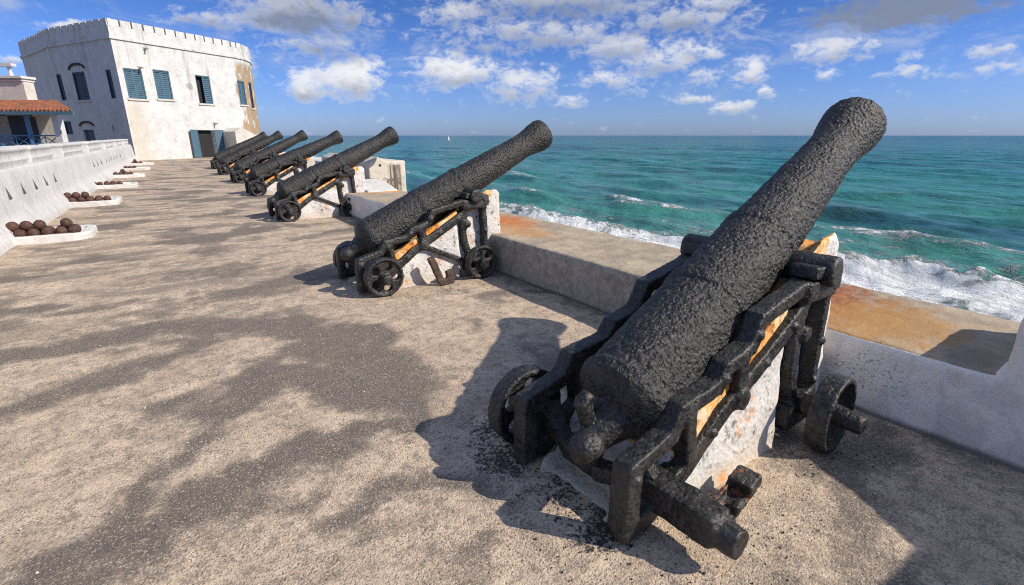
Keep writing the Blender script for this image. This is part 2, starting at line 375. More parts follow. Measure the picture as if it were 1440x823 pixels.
stroke([(3.45, .2), (3.45, 12)], .09, .6)
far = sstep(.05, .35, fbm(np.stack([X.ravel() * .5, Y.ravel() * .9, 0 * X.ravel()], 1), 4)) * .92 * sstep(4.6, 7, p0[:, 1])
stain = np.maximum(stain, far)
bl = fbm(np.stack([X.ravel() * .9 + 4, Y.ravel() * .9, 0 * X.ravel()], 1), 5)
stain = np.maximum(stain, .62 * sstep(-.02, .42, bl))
flake = np.zeros(len(p0))
for cx, cy, r, a in [(1.5, 2.0, .6, .85), (1.4, 1.25, .48, .9), (1.3, 1.6, .4, .8), (2.75, 1.05, .35, .65), (1.9, .95, .35, .6), (1.25, 1.75, .5, .62), (1.9, 5.2, .45, .6), (3.1, 5.15, .4, .5), (2.0, 6.2, .4, .5), (2.3, 3.2, .5, .42), (.3, 1.8, .6, .33), (-.7, 5.2, .5, .36)]:
    flake = np.maximum(flake, a * (1 - sstep(.25, 1.0, np.hypot(wp[:, 0] - cx, wp[:, 1] - cy) / r)))
z = .014 * fbm(p0 * 1.3, 3) + .006 * fbm(p0 * 7 + 5, 3) + .0015 * fbm(p0 * 22, 2)
z -= .0 * np.clip(1 - np.abs(fbm(p0 * .9 + 70, 5)) / .012, 0, 1) * (fbm(p0 * .4 + 9, 2) > .05)      # hairline cracks
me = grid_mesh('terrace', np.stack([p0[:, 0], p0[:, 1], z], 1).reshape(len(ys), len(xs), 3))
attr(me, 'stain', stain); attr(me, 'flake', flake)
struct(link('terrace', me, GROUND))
bm = bmesh.new(); box(bm, -70, -2.6, -40, 110, -3.4, -3.2); struct(bm_obj('courtyard_ground', bm, DIRT))

# ---- sea: one fan-shaped sheet to the horizon
rr = 14 * (40000 / 14) ** (np.linspace(0, 1, 820))
th = np.concatenate([np.linspace(-75, 0, 60)[:-1], np.linspace(0, 106, 720), np.linspace(106, 170, 40)[1:]]) * math.pi / 180
RR, TH = np.meshgrid(rr, th, indexing='ij'); sx = RR * np.cos(TH); sy = RR * np.sin(TH); sp = np.gradient(rr)[:, None] * np.ones_like(TH)
ht = np.zeros_like(sx)
for lam, amp in [(26, .26), (19, .22), (14, .17), (10.5, .15), (7.5, .11), (5.4, .085), (3.9, .085), (2.8, .062), (2.0, .045), (1.45, .03)]:
    for _ in range(4):
        a = rng.normal(math.pi, .22 + .5 / lam ** .5); k = 2 * math.pi / lam * rng.uniform(.85, 1.15); ph = rng.uniform(0, 6.28)
        s = np.sin(k * (sx * math.cos(a) + sy * math.sin(a)) + ph)
        ht += amp * .55 * (s + .35 * s * s - .17) * (1 - sstep(.16, .4, sp / lam))
pn = np.stack([sx.ravel(), sy.ravel(), 0 * sx.ravel()], 1)
nb = fbm(pn * np.array([0, .05, 0]), 3).reshape(sx.shape); nb2 = fbm(pn * np.array([.02, .06, 0]) + 9, 3).reshape(sx.shape)
near = RR < 150
nfine = np.zeros_like(sx); nm = near.ravel(); nfine.ravel()[nm] = fbm(pn[nm] * .55, 4)
bx = 49.5 - .2 * np.clip(sy - 5, -20, 60) + 4 * nb + 1.2 * nfine                      # the breaking crest runs along the shore
d = sx - bx; gate = sstep(-35, -5, sy) * (1 - sstep(58, 80, sy)); gate = np.maximum(gate, .0)
ht += gate * 1.15 * np.exp(-np.where(d < 0, (d / 1.3) ** 2, (d / 4.0) ** 2)) * (1 + .5 * nfine)
bx2 = 61 + 7 * nb2; d2 = sx - bx2
ht += gate * .6 * np.exp(-np.where(d2 < 0, (d2 / 1.7) ** 2, (d2 / 4.5) ** 2))
foam = (1.05 + .35 * nb2) * (1 - sstep(-1.0, 1.2, d)) * gate
foam = foam * (1 - .45 * sstep(-5, -12, d)) * (1 - .35 * sstep(20, 42, sy))
foam = np.maximum(foam, .50 * (1 - sstep(1, 9, d)) * gate * (d > -2))
foam = np.maximum(foam, .40 * np.exp(-(d2 / 3.2) ** 2) * gate)
foam = np.maximum(foam, (.36 + .25 * nb2) * (1 - sstep(8, 34, d)) * gate * (d > 0))
foam = np.maximum(foam, .5 * (1 - sstep(36, 44, sx)) * (sx > 0))
cap = sstep(.60, 1.15, ht) * (1 - sstep(90, 420, RR)) * .55
foam = np.maximum(foam, cap); foam = np.maximum(foam, .16 * (1 - sstep(60, 120, RR)))
ht += .35 * nfine * (foam > .6)
me = grid_mesh('sea', np.stack([sx, sy, -9 + ht], -1)); attr(me, 'foam', foam.ravel())
struct(link('sea', me, SEA))

# ---- rampart under the terrace
bm = bmesh.new()
for y0, y1 in ((-8, 11), (11, 45)):
    a, b = sh(y0), sh(y1)
    pts = [(-2.7 + a, y0), (4.35 + a, y0), (4.35 + b, y1), (-2.7 + b, y1)]; prism(bm, pts, -11, -.06, 'z')
tag(bm_obj('rampart', bm, CREAM), 'massive masonry rampart carrying the cannon terrace above the surf', 'rampart')

# ---- seaward parapet
def topslot(me, thr=.8, zmin=-1, slot=1):
    n = len(me.polygons); a = np.empty(n * 3, np.float32); me.polygons.foreach_get('normal', a); a = a.reshape(-1, 3)
    idx = (a[:, 2] > thr).astype(np.int32) * slot; me.polygons.foreach_set('material_index', idx)
bm = bmesh.new()
prism(bm, [(3.49, -7.9), (4.66, -7.9), (4.78, 5), (4.72, 12.15), (3.49, 12.15)], -.2, .48, 'z')
prism(bm, [(-8, -.2), (.455, -.2), (.455, .83), (-.62, 1.18), (-1.4, 1.5), (-1.45, 1.8), (-8, 1.8)], 3.49, 4.5, 'x')
me = rough(remesh(bm, .026, 2), .012, 5, 3); topslot(me)
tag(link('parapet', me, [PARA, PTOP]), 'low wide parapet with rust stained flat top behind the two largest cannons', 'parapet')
bm = bmesh.new()
prism(bm, [(12.17, -.2), (16.2, -.2), (16.2, 1.10), (12.17, 1.10)], 4.38, 5.33, 'x')
prism(bm, [(4.40, 1.09), (4.62, 1.20), (4.86, 1.09)], 12.17, 16.2, 'y')
me = rough(remesh(bm, .03, 1), .008, 6, 5)
def m_merlon(h, o, g):
    r = m_white(h, o, g, (.62, .57, .48), (.42, .35, .25), .5); s = h.n('ShaderNodeSeparateXYZ', None, Vector=g)
    st = h.noise(h.scale(g, 16, 1, .8), 1.0, 6, .7); a = h.noise(g, 14, 6, .7)
    right = h.math('MULTIPLY', h.ss(s.outputs[0], 4.83, 4.87), h.math('SUBTRACT', 1.0, h.ss(s.outputs[0], 5.17, 5.21)))
    right = h.math('MULTIPLY', right, h.math('SUBTRACT', 1.0, h.ss(s.outputs[2], .98, 1.03)))
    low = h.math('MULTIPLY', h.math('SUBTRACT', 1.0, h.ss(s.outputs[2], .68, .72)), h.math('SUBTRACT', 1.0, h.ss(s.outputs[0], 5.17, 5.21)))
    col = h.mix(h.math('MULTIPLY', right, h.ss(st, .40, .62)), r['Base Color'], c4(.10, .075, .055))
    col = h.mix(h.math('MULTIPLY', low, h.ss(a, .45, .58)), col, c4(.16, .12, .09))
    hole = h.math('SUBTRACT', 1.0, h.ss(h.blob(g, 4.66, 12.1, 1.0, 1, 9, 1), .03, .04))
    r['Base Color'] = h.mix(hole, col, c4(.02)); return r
tag(link('merlon', me, mat('streaked_merlon', m_merlon)), 'cream merlon with a peaked cap and black streaks behind the third cannon', 'merlon')
bm = bmesh.new()
for y0, y1 in ((12.16, 45.2),):
    a, b = sh(y0), sh(y1); prism(bm, [(3.49 + a, y0), (4.37 + a * 1, y0), (4.37 + b, y1), (3.49 + b, y1)], -.2, .47, 'z')
me = rough(remesh(bm, .05, 1), .012, 4, 6); topslot(me)
tag(link('parapet', me, [WHITE, PTOP]), 'long low white parapet behind the far cannons up to the fort', 'parapet')
bm = bmesh.new(); prism(bm, [(4.45 + sh(16.3), 16.3), (5.3 + sh(16.3), 16.3), (5.3 + sh(44), 44), (4.45 + sh(44), 44)], -.3, .88, 'z')
tag(link('merlon', rough(remesh(bm, .06, 1), .012, 4, 8), WHITE), 'long white merlon glimpsed between the barrels of the far cannons', 'merlon')
# sloping white shoulder from parapet to streaked merlon
bm = bmesh.new(); prism(bm, [(11.15, .40), (12.165, .40), (12.165, .70), (11.15, .50)], 3.95, 4.66, 'x')
me = rough(remesh(bm, .03, 1), .008, 6, 9); n = len(me.polygons)
tag(link('parapet_shoulder', me, [WHITE]), 'small white sloping shoulder at the foot of the streaked merlon', 'shoulder')

# ---- landward wall
def lx(y): return -2.05 + .048 * (y - 10.6)
LW = math.atan(.048)
root = empty('inner_wall', (lx(0), 0, 0), 'long white inner wall with triangular loopholes along the terrace', 'wall', rz=-LW)
bm = bmesh.new()
prism(bm, [(.10, -.2), (.06, .10), (-.04, .28), (-.09, .34), (-.20, 1.10), (-.75, 1.10), (-.75, -3.3), (-.3, -3.3)], 0, 44.6, 'y')
me = rough(remesh(bm, .055, 1), .014, 2.6, 11)
wall = link('wall_face', me, WALLW, root)
bm = bmesh.new()
tris = [10.5 + 1.05 * i for i in range(7)] + [24 + 1.15 * i for i in range(3)] + [28.0 + 1.1 * i for i in range(7)]
for y in tris:
    prism(bm, [(y - .13, .60), (y + .13, .60), (y + .02, .83)], -.70, .2, 'x')
bmesh.ops.recalc_face_normals(bm, faces=bm.faces)
cut = bm_obj('cut', bm, DARK)
md = wall.modifiers.new('b', 'BOOLEAN'); md.object = cut; md.operation = 'DIFFERENCE'; md.solver = 'EXACT'
cut.parent = root; bpy.context.view_layer.update()
dg = bpy.context.evaluated_depsgraph_get(); nm_ = bpy.data.meshes.new_from_object(wall.evaluated_get(dg)); wall.modifiers.clear(); wall.data = nm_
bpy.data.objects.remove(cut)
RECESS_SHADE = paint('painted_recess_shade', (.22, .22, .22), .9); wall.data.materials.append(RECESS_SHADE)  # darker grey paints the recess shade onto the loopholes' inner faces
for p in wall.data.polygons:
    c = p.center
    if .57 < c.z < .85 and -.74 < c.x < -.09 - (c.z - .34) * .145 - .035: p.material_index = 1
for y0, y1 in [(6.5, 12.1), (12.8, 15.3), (15.7, 18.0), (19.6, 23.2), (24.8, 28.6), (30.2, 33.6), (35.2, 38.6), (40.2, 43.6)]:
    bm = bmesh.new(); box(bm, -.72, -.27, y0, y1, 1.08, 1.40); box(bm, -.76, -.22, y0 - .04, y1 + .04, 1.395, 1.47); box(bm, -.75, -.245, y0, y1, 1.20, 1.235)
    link('wall_merlon', rough(remesh(bm, .035, 1), .01, 5, y0), WALLW, root)

# ---- shot beds with cannonballs
ballm = []
for k in range(4):
    bm = bmesh.new(); bmesh.ops.create_icosphere(bm, subdivisions=4, radius=.085); me = bpy.data.meshes.new('ball'); bm.to_mesh(me); bm.free()
    me.materials.append(BALL); ballm.append(rough(me, .008, 16, k, 4))
ordn = ['first', 'second', 'third', 'fourth', 'fifth', 'sixth', 'seventh']
def bed_mesh(L, W, seed):
    bm = bmesh.new()
    out = [(0, 0)] + [(L - .22, 0), (L - .06, .06), (L, .2), (L, W - .2), (L - .06, W - .06), (L - .22, W)] + [(0, W)]
    inn = [(-.01, .13)] + [(L - .25, .13), (L - .16, .17), (L - .13, .25), (L - .13, W - .25), (L - .16, W - .17), (L - .25, W - .13)] + [(-.01, W - .13)]
    prism(bm, out, -.04, .055, 'z')
    n = len(out)
    A = [bm.verts.new((p[0], p[1], .02)) for p in out]; A2 = [bm.verts.new((p[0], p[1], .12)) for p in out]
    B = [bm.verts.new((p[0], p[1], .02)) for p in inn]; B2 = [bm.verts.new((p[0], p[1], .12)) for p in inn]
    for i in range(n - 1):
        j = i + 1
        bm.faces.new([A[i], A[j], A2[j], A2[i]]); bm.faces.new([A2[i], A2[j], B2[j], B2[i]]); bm.faces.new([B2[i], B2[j], B[j], B[i]]); bm.faces.new([B[i], B[j], A[j], A[i]])
    bm.faces.new([A[0], A2[0], B2[0], B[0]]); bm.faces.new([A[-1], B[-1], B2[-1], A2[-1]])
    return rough(remesh(bm, .02, 2), .012, 7, seed)
beds = [(-1.98, 11.15, 1.0, 1.05), (-1.74, 16.45, 1.0, 1.2), (-1.45, 21.7, 1.06, 1.15), (-1.2, 27.1, 1.05, 1.1), (-.95, 32.5, 1.07, 1.1), (-.68, 38.0, 1.05, 1.1)]
where = ['closest to the camera', 'second along the wall', 'third along the wall', 'fourth along the wall', 'fifth along the wall', 'last before the fort']
lay = [([0, 1, 2, 3, 4, 5], [0, 1, 2, 3, 4, 5], [.5, 1.5, 2.5, 4.5]), ([0, 1, 2, 3, 4, 5], [0, 1, 2, 3, 4], [.5, 1.5, 2.5]), ([0, 1, 2, 3, 4], [0, 2, 3], []), ([1, 2, 3, 4], [0, 1, 2, 3], [2.5]), ([0, 1, 2, 3], [0, 1, 3], []), ([0, 1, 2, 3], [1, 2], [1.5])]
for b, (bx_, by_, L, W) in enumerate(beds):
    o = link('shot_bed', bed_mesh(L + .25, W, b), WHITE); o.location = (bx_ - .25, by_, 0); o.rotation_euler = (0, 0, -LW)
    tag(o, 'low white kerbed bed of cannonballs on the terrace, ' + where[b], 'shot bed', 'shot beds along the inner wall')
    def put(i, x, y, z, lab):
        o = bpy.data.objects.new('cannonball', ballm[(b + i) % 4]); C.objects.link(o)
        o.location = (bx_ + x + random.uniform(-.006, .006), by_ + y + random.uniform(-.006, .006), z); o.rotation_euler = [random.uniform(0, 6) for _ in range(3)]
        tag(o, lab, 'cannonball', 'cannonballs in the bed ' + where[b])
    fl = .055 + .082; hp = where[b]
    n = 0
    for j, i in enumerate(lay[b][0]): put(n, -.09 + .172 * i, .245, fl, f'rusty cannonball, {ordn[j]} from the wall in front row of bed {hp}'); n += 1
    for j, i in enumerate(lay[b][1]): put(n, -.09 + .172 * i, .417, fl, f'rusty cannonball, {ordn[j]} from the wall in rear row of bed {hp}'); n += 1
    for j, i in enumerate(lay[b][2]): put(n, -.09 + .172 * i, .331, fl + .121, f'rusty cannonball on top of heap, {ordn[j]} from the wall, bed {hp}'); n += 1

# ================================================================== CANNONS
EL = R(25.3); AX = Vector((math.cos(EL), 0, math.sin(EL))); A0 = Vector((.22, 0, .56))
def barrel_mesh(na, nl, amp):
    prof = [(-.235, .0), (-.23, .07), (-.21, .14), (-.18, .195), (-.15, .235), (-.12, .262), (-.07, .268), (-.045, .254), (.25, .247), (.60, .238), (.615, .248), (.68, .248), (.70, .233), (1.2, .218), (1.215, .227), (1.275, .227), (1.29, .208), (2.0, .174), (2.30, .159), (2.40, .164), (2.50, .182), (2.60, .200), (2.68, .203), (2.725, .192), (2.74, .172), (2.742, .09), (2.70, .084), (2.35, .08), (2.345, 0)]
    t = np.array([p[0] for p in prof]); r = np.array([p[1] for p in prof])
    ar = np.concatenate([[0], np.cumsum(np.hypot(np.diff(t), np.diff(r)))]); s = np.linspace(0, ar[-1], nl)
    tt = np.interp(s, ar, t); rr_ = np.interp(s, ar, r)
    for _ in range(1):
        tt[1:-1] = (tt[:-2] + 2 * tt[1:-1] + tt[2:]) / 4; rr_[1:-1] = (rr_[:-2] + 2 * rr_[1:-1] + rr_[2:]) / 4
    rr_ = np.maximum(rr_, 1e-4)
    a = np.linspace(0, 2 * math.pi, na + 1); T, A = np.meshgrid(tt, a, indexing='ij'); RRr = rr_[:, None] * np.ones_like(A)
    q = np.stack([T.ravel() * 1.0, (RRr * np.cos(A)).ravel(), (RRr * np.sin(A)).ravel()], 1)
    flat = np.minimum(1, RRr.ravel() / .05)
    bumps = amp * (.75 * fbm(q * 6, 3) + .75 * fbm(q * 32 + 7, 4, .6) - .55 * np.clip(fbm(q * 22 + 31, 2) - .12, 0, 1) + .35 * np.abs(pnoise(q * np.array([55, 90, 90]) + 3)))
    bumps[T.ravel() > 2.741] *= .5
    k = 1 + flat * bumps / np.maximum(RRr.ravel(), .03)
    U = np.array([-math.sin(EL), 0, math.cos(EL)]); V = np.array([0, 1., 0]); D = np.array(AX)
    P = np.array(A0) + (q[:, :1] + .35 * bumps[:, None]) * D + (q[:, 1:2] * k[:, None]) * V + (q[:, 2:3] * k[:, None]) * U
    return grid_mesh('barrel', P.reshape(nl, na + 1, 3))
def ax(t, lat=0, up=0): return A0 + AX * t + Vector((0, lat, 0)) + Vector((-math.sin(EL), 0, math.cos(EL))) * up
def cascabel_mesh(vx, lug=False):
    bm = bmesh.new()
    tube(bm, ax(-.14), ax(-.37), .165, .066); ball(bm, ax(-.41), .085)
    if lug:                                                  # broken stump of the breeching loop
        tube(bm, ax(-.33, .03, .03), ax(-.30, .045, .20), .046, .040); tube(bm, ax(-.30, .045, .185), ax(-.25, .04, .20), .040, .034)
    return rough(remesh(bm, vx, 3), .006, 14, 2)
YC, TH_ = .345, .115
def cheek_mesh(side, vx):
    bm = bmesh.new(); y = side * YC
    def bar(pts, w, t=TH_):
        for p, q in zip(pts[:-1], pts[1:]):
            d = Vector((q[0] - p[0], 0, q[1] - p[1])).normalized() * w * .32
            beam(bm, Vector((p[0], y, p[1])) - d, Vector((q[0], y, q[1])) + d, w, t)
    bar([(-.14, .05), (-.135, .36)], .092, .105)                    # rear foot
    top = [(-.14, .375), (.11, .440), (.17, .545), (.44, .575), (.50, .655), (.70, .705), (.77, .84), (1.18, .925)]
    bar(top, .078, .10)                                      # stepped upper rail
    bar([(-.04, .07), (.24, .215), (.50, .405), (1.20, .79)], .10, .10)        # sloping lower rail
    bar([(-.12, .075), (.0, .085)], .085, .10)
    bar([(.21, .53), (.25, .28)], .075)                       # posts between the rails
    bar([(.62, .68), (.63, .47)], .085)
    bar([(1.22, .86), (1.17, .66), (1.19, .45), (1.27, .22)], .075, .10)   # front legs
    bar([(1.47, .90), (1.50, .22)], .072, .10)
    bar([(1.25, .20), (1.51, .20)], .085)
    bar([(1.20, .90), (1.47, .895)], .11, .14)                # cap over the trunnion
    box(bm, 1.17, 1.41, y - .075, y + .075, .07, .22)
    tube(bm, (.63, y - .075, .46), (.63, y + .075, .46), .055)
    tube(bm, (1.23, y - .075, .66), (1.23, y + .075, .66), .045)
    for s_, z_ in ((-.13, .33), (.19, .50), (.47, .615), (.735, .77), (.42, .345), (.85, .59), (1.10, .73), (1.49, .55), (1.48, .30)):
        tube(bm, (s_, y + side * .03, z_), (s_, y + side * .068, z_), .026, .020, 12)          # bolt heads
    return rough(remesh(bm, vx, 3, .5), .0042, 10, 5 + side)
def wheel_mesh(R_, w, holes=5, rim_only=False, seg=48):
    """wheel about the y axis, centred at the origin"""
    bm = bmesh.new()
    if rim_only:
        n = seg
        for k in range(n):
            a0, a1 = 2 * math.pi * k / n, 2 * math.pi * (k + 1) / n
            pass
        ring = lambda r, y: [bm.verts.new((r * math.cos(2 * math.pi * k / n), y, r * math.sin(2 * math.pi * k / n))) for k in range(n)]
        a, b, c_, d_ = ring(R_, -w / 2), ring(R_, w / 2), ring(R_ - .032, w / 2), ring(R_ - .032, -w / 2)
        for k in range(n):
            j = (k + 1) % n
            for p, q in ((a, b), (b, c_), (c_, d_), (d_, a)): bm.faces.new([p[k], p[j], q[j], q[k]])
        for k, L in ((1, .45), (3, .98)):           # stumps of the lost spokes
            a_ = .5 + k * 2 * math.pi / 5; dr = Vector((math.cos(a_), 0, math.sin(a_)))
            beam(bm, dr * .03, dr * (R_ - .02) * L, .05, .04)
    else:
        E_ = []
        def loop(cx, cz, r, n):
            vs = [bm.verts.new((cx + r * math.cos(2 * math.pi * k / n), -w * .3, cz + r * math.sin(2 * math.pi * k / n))) for k in range(n)]
            return [bm.edges.new((vs[k], vs[(k + 1) % n])) for k in range(n)]
        E_ += loop(0, 0, R_ - .005, seg)
        for k in range(holes):
            a = 2 * math.pi * k / holes + .3; E_ += loop(.122 * R_ / .215 * math.cos(a), .122 * R_ / .215 * math.sin(a), .046 * R_ / .215, 18)
        g = bmesh.ops.triangle_fill(bm, edges=E_, use_beauty=True)
        fs = [f for f in g['geom'] if isinstance(f, bmesh.types.BMFace)]
        ex = bmesh.ops.extrude_face_region(bm, geom=fs); vs = [v for v in ex['geom'] if isinstance(v, bmesh.types.BMVert)]
        bmesh.ops.translate(bm, vec=(0, w * .6, 0), verts=vs)
        n = seg
        ring = lambda r, y: [bm.verts.new((r * math.cos(2 * math.pi * k / n), y, r * math.sin(2 * math.pi * k / n))) for k in range(n)]
        a, b, c_, d_ = ring(R_, -w / 2), ring(R_, w / 2), ring(R_ - .03, w / 2), ring(R_ - .03, -w / 2)
        for k in range(n):
            j = (k + 1) % n
            for p, q in ((a, b), (b, c_), (c_, d_), (d_, a)): bm.faces.new([p[k], p[j], q[j], q[k]])
    return rough(remesh(bm, .010, 2), .004, 18, 3)
barrelA = barrel_mesh(320, 900, .0095); barrelB = barrel_mesh(160, 400, .0105)
cheeks = {(s, f): cheek_mesh(s, .0095 if f else .017) for s in (-1, 1) for f in (0, 1)}
casc, casc1 = cascabel_mesh(.012), cascabel_mesh(.009, True)
wheelR = wheel_mesh(.215, .105); wheelF = wheel_mesh(.205, .10); rimF = wheel_mesh(.22, .105, rim_only=True)
bm = bmesh.new(); tube(bm, (0, -.085, 0), (0, .06, 0), .062, .055); hub = rough(remesh(bm, .01, 3), .004, 18, 8)
def axle_mesh(x, z, r, w, side):
    bm = bmesh.new()
    beam(bm, (x, side * r, z), (x, side * .26, z), w, w, (0, 0, 1)); tube(bm, (x, side * (r + .09), z - .01), (x, side * (r - .02), z - .01), w * .46)
    return rough(remesh(bm, .012, 3), .008, 12, x)
axR = [axle_mesh(.05, .215, .60, .125, k) for k in (-1, 1)]; axR1 = [axle_mesh(.07, .175, .67, .14, -1), axle_mesh(.05, .2, .56, .125, 1)]
def front_axle(r):
    bm = bmesh.new()
    for s in (-1, 1):
        tube(bm, (1.31, s * .25, .20), (1.31, s * (YC + .12), .20), .055); tube(bm, (1.31, s * (YC + .10), .20), (1.31, s * (YC + .17), .235), .072, .066)
        tube(bm, (1.31, s * (YC + .16), .232), (1.31, s * r, .215), .066, .052)
    beam(bm, (1.31, -.3, .2), (1.31, .3, .2), .09, .09, (0, 0, 1))
    return rough(remesh(bm, .011, 3), .005, 12, 3)
axF, axF1 = front_axle(.66), front_axle(.74)
bm = bmesh.new()
pts = [(.06, -YC, .26), (.015, -.24, .19), (-.02, -.1, .155), (-.02, .1, .155), (.015, .24, .19), (.06, YC, .26)]
for p, q in zip(pts[:-1], pts[1:]):
    beam(bm, p, Vector(q) + (Vector(q) - Vector(p)).normalized() * .03, .085, .085, (0, 0, 1))
cradle = rough(remesh(bm, .011, 3), .006, 12, 4)
bm = bmesh.new(); beam(bm, (.63, -YC - .05, .455), (1.26, -YC - .055, .16), .062, .05); strut = rough(remesh(bm, .011, 2), .005, 12, 4)
def trun_mesh(s):
    bm = bmesh.new(); c = ax(1.20, 0, -.085); tube(bm, c + Vector((0, s * .15, 0)), c + Vector((0, s * (YC + .11), 0)), .085); return rough(remesh(bm, .012, 2), .005, 12, s)
truns = {s: trun_mesh(s) for s in (-1, 1)}
def cap_mesh(s):
    bm = bmesh.new(); y = s * YC; beam(bm, (1.20, y, 1.005), (1.50, y, .975), .075, .15); beam(bm, (1.49, y, 1.0), (1.49, y, .87), .08, .15); return rough(remesh(bm, .012, 4), .006, 12, s)
caps = {s: cap_mesh(s) for s in (-1, 1)}

def cannon(x, y, label, first=False, rz=0.0, pitch=0.0, yaw=0.0):
    g = 'black iron cannons on carriages in a row along the parapet'
    r = empty('cannon', (x, y, 0), label, 'cannon', g, rz); f = 1 if first else 0
    b = link('barrel', barrelA if first else barrelB, IRON, r); link('cascabel', casc1 if first else casc, CAST, b)
    for s in (-1, 1): link('trunnion', truns[s], CAST, b)
    if pitch or yaw:                                                # muzzle laid a little lower, turned about the trunnions
        piv = ax(1.2, 0, -.085); b.matrix_local = Matrix.Translation(piv) @ Matrix.Rotation(yaw, 4, 'Z') @ Matrix.Rotation(pitch, 4, 'Y') @ Matrix.Translation(-piv)
    for s in (-1, 1):
        c = link('cheek', cheeks[(s, f)], CAST, r); link('cap_square', caps[s], CAST, c)
    link('cradle', cradle, CAST, r)
    for m_ in (axR1 if first else axR): link('axle_stub', m_, CAST, r)
    link('front_axle', axF1 if first else axF, CAST, r)
    def wheel(me, px, py, pz, flip=1, h=True, ry=0, tilt=0, lab=None):
        w = link('wheel', me, CAST, r); w.location = (px, py, pz); w.rotation_euler = (0, ry, tilt)
        if flip < 0: w.rotation_euler.z += math.pi
        if h: link('hub', hub, CAST, w)
        if lab: w['label'] = lab
    wheel(wheelR, .05 - .06 * f, .545 - .04 * f, .215 + .02 * f, -1, ry=1.1)
    if first: r.children[-1].scale = (1.06, 1, 1.06)
    if not first: wheel(wheelR, .05, -.56, .215, ry=.35)
    wheel(wheelF, 1.31, .53, .205, -1, ry=.4)
    if first: wheel(rimF, 1.31, -.575, .222, h=False, tilt=.05, lab='open iron rim with its spokes broken away')
    else: wheel(wheelF, 1.31, -.56, .205, ry=.8)
    if not first: link('strut', strut, CAST, r)
    return r
CN = [(1.555, 1.525, R(-2.5)), (1.87, 5.71, 0), (2.18, 11.6, 0), (2.52, 17.0, R(2.0)), (2.74, 22.0, R(-.5)), (2.80, 26.8, R(-1)), (3.02, 31.7, R(-.5))]
LB = ['huge black cannon with its rear right wheel missing, towering over the parapet', 'second black cannon along the row, standing on four pierced wheels',
      'third black cannon along the row, beside the streaked cream merlon', 'fourth black cannon along the row, its barrel laid a little lower',
      'fifth black cannon along the row, between the fourth and sixth', 'sixth black cannon along the row, last but one before the fort', 'seventh and last black cannon of the row, closest to the fort door']
for i, (x, y, p) in enumerate(CN): cannon(x, y, LB[i], i == 0, R(1.6) if i == 0 else (0, 0, R(.8), R(-1.0), R(.9), R(-.7), R(.5))[i], p, R(3.4) if i == 0 else (0, R(-.6), R(.9), R(-.8), R(1.0), R(-.4), R(.7))[i])

# ---- masonry plinths under the guns
def plinth_mesh(vx, seed, lift=0.0):
    bm = bmesh.new()
    sec = [(-.13, .01, .20), (-.08, .075, .25), (.05, .10, .28), (.14, .19, .31), (.26, .41, .345), (.40, .485, .35), (1.10, .835, .35), (1.16, .87, .29), (1.42, .96, .28), (1.56, 1.04, .27), (1.72, 1.06, .27), (1.79, 1.0, .27), (1.80, -.1, .30)]
    # lofted cross-sections: s, top height, half width at top
    rows = []
    for s, zt, w in sec[:-1]:
        zt += lift * min(1, max(0, (s - 1.0) / .5)); s += .04 * (lift > 0) * (s > 1.5)
        base = .39 if s < 1.15 else .32
        if s < -.1: base = .20
        elif s < .1: base = .27
        elif s < .2: base = .30
        rows.append([bm.verts.new(v) for v in [(s, -base - .04, -.1), (s, -base, .04), (s, -w, zt), (s, -.20, zt - .08), (s, .20, zt - .08), (s, w, zt), (s, base, .04), (s, base + .04, -.1)]])
    for a, b in zip(rows[:-1], rows[1:]):
        for k in range(7): bm.faces.new([a[k], a[k + 1], b[k + 1], b[k]])
        bm.faces.new([a[7], a[0], b[0], b[7]])
    bm.faces.new(rows[0]); bm.faces.new(rows[-1][::-1])
    me = rough(remesh(bm, vx, 5), .016, 4.5, seed, 5)
    n = len(me.polygons); nr = np.empty(n * 3, np.float32); ce = np.empty(n * 3, np.float32)
    me.polygons.foreach_get('normal', nr); me.polygons.foreach_get('center', ce); nr = nr.reshape(-1, 3); ce = ce.reshape(-1, 3)
    edge = np.interp(ce[:, 0], [.16, .30, .40, 1.42, 1.6, 1.8], [.12, .30, .36, .87, 1.0, .95]) + .03 * fbm(ce * 9.0, 3) - .045
    up = (ce[:, 2] > edge) & (ce[:, 0] > .2) & (ce[:, 0] < 1.66) | ((nr[:, 2] > .6) & (ce[:, 0] > 1.3) & (ce[:, 2] > .8))
    me.polygons.foreach_set('material_index', up.astype(np.int32)); return me
pm = [plinth_mesh(.017, 1, .10), plinth_mesh(.022, 5), plinth_mesh(.022, 9)]
PL = ['rough white masonry plinth with orange top under the cannon missing a wheel', 'rough white masonry plinth with orange top under the second cannon', 'rough white masonry plinth with orange top under the third cannon', 'white plinth with orange top under the fourth cannon',
      'white plinth with orange top under the fifth cannon', 'white plinth with orange top under the sixth cannon', 'white plinth with orange top under the last cannon']
for i, (x, y, p) in enumerate(CN):
    o = link('gun_plinth', pm[0 if i == 0 else 1 + i % 2], [PLINTH, OCHRE]); o.location = (x, y, 0); o.rotation_euler.z = R(1.6) if i == 0 else (0, 0, R(.8), R(-1.0), R(.9), R(-.7), R(.5))[i]
    tag(o, PL[i], 'plinth', 'masonry plinths under the cannons')

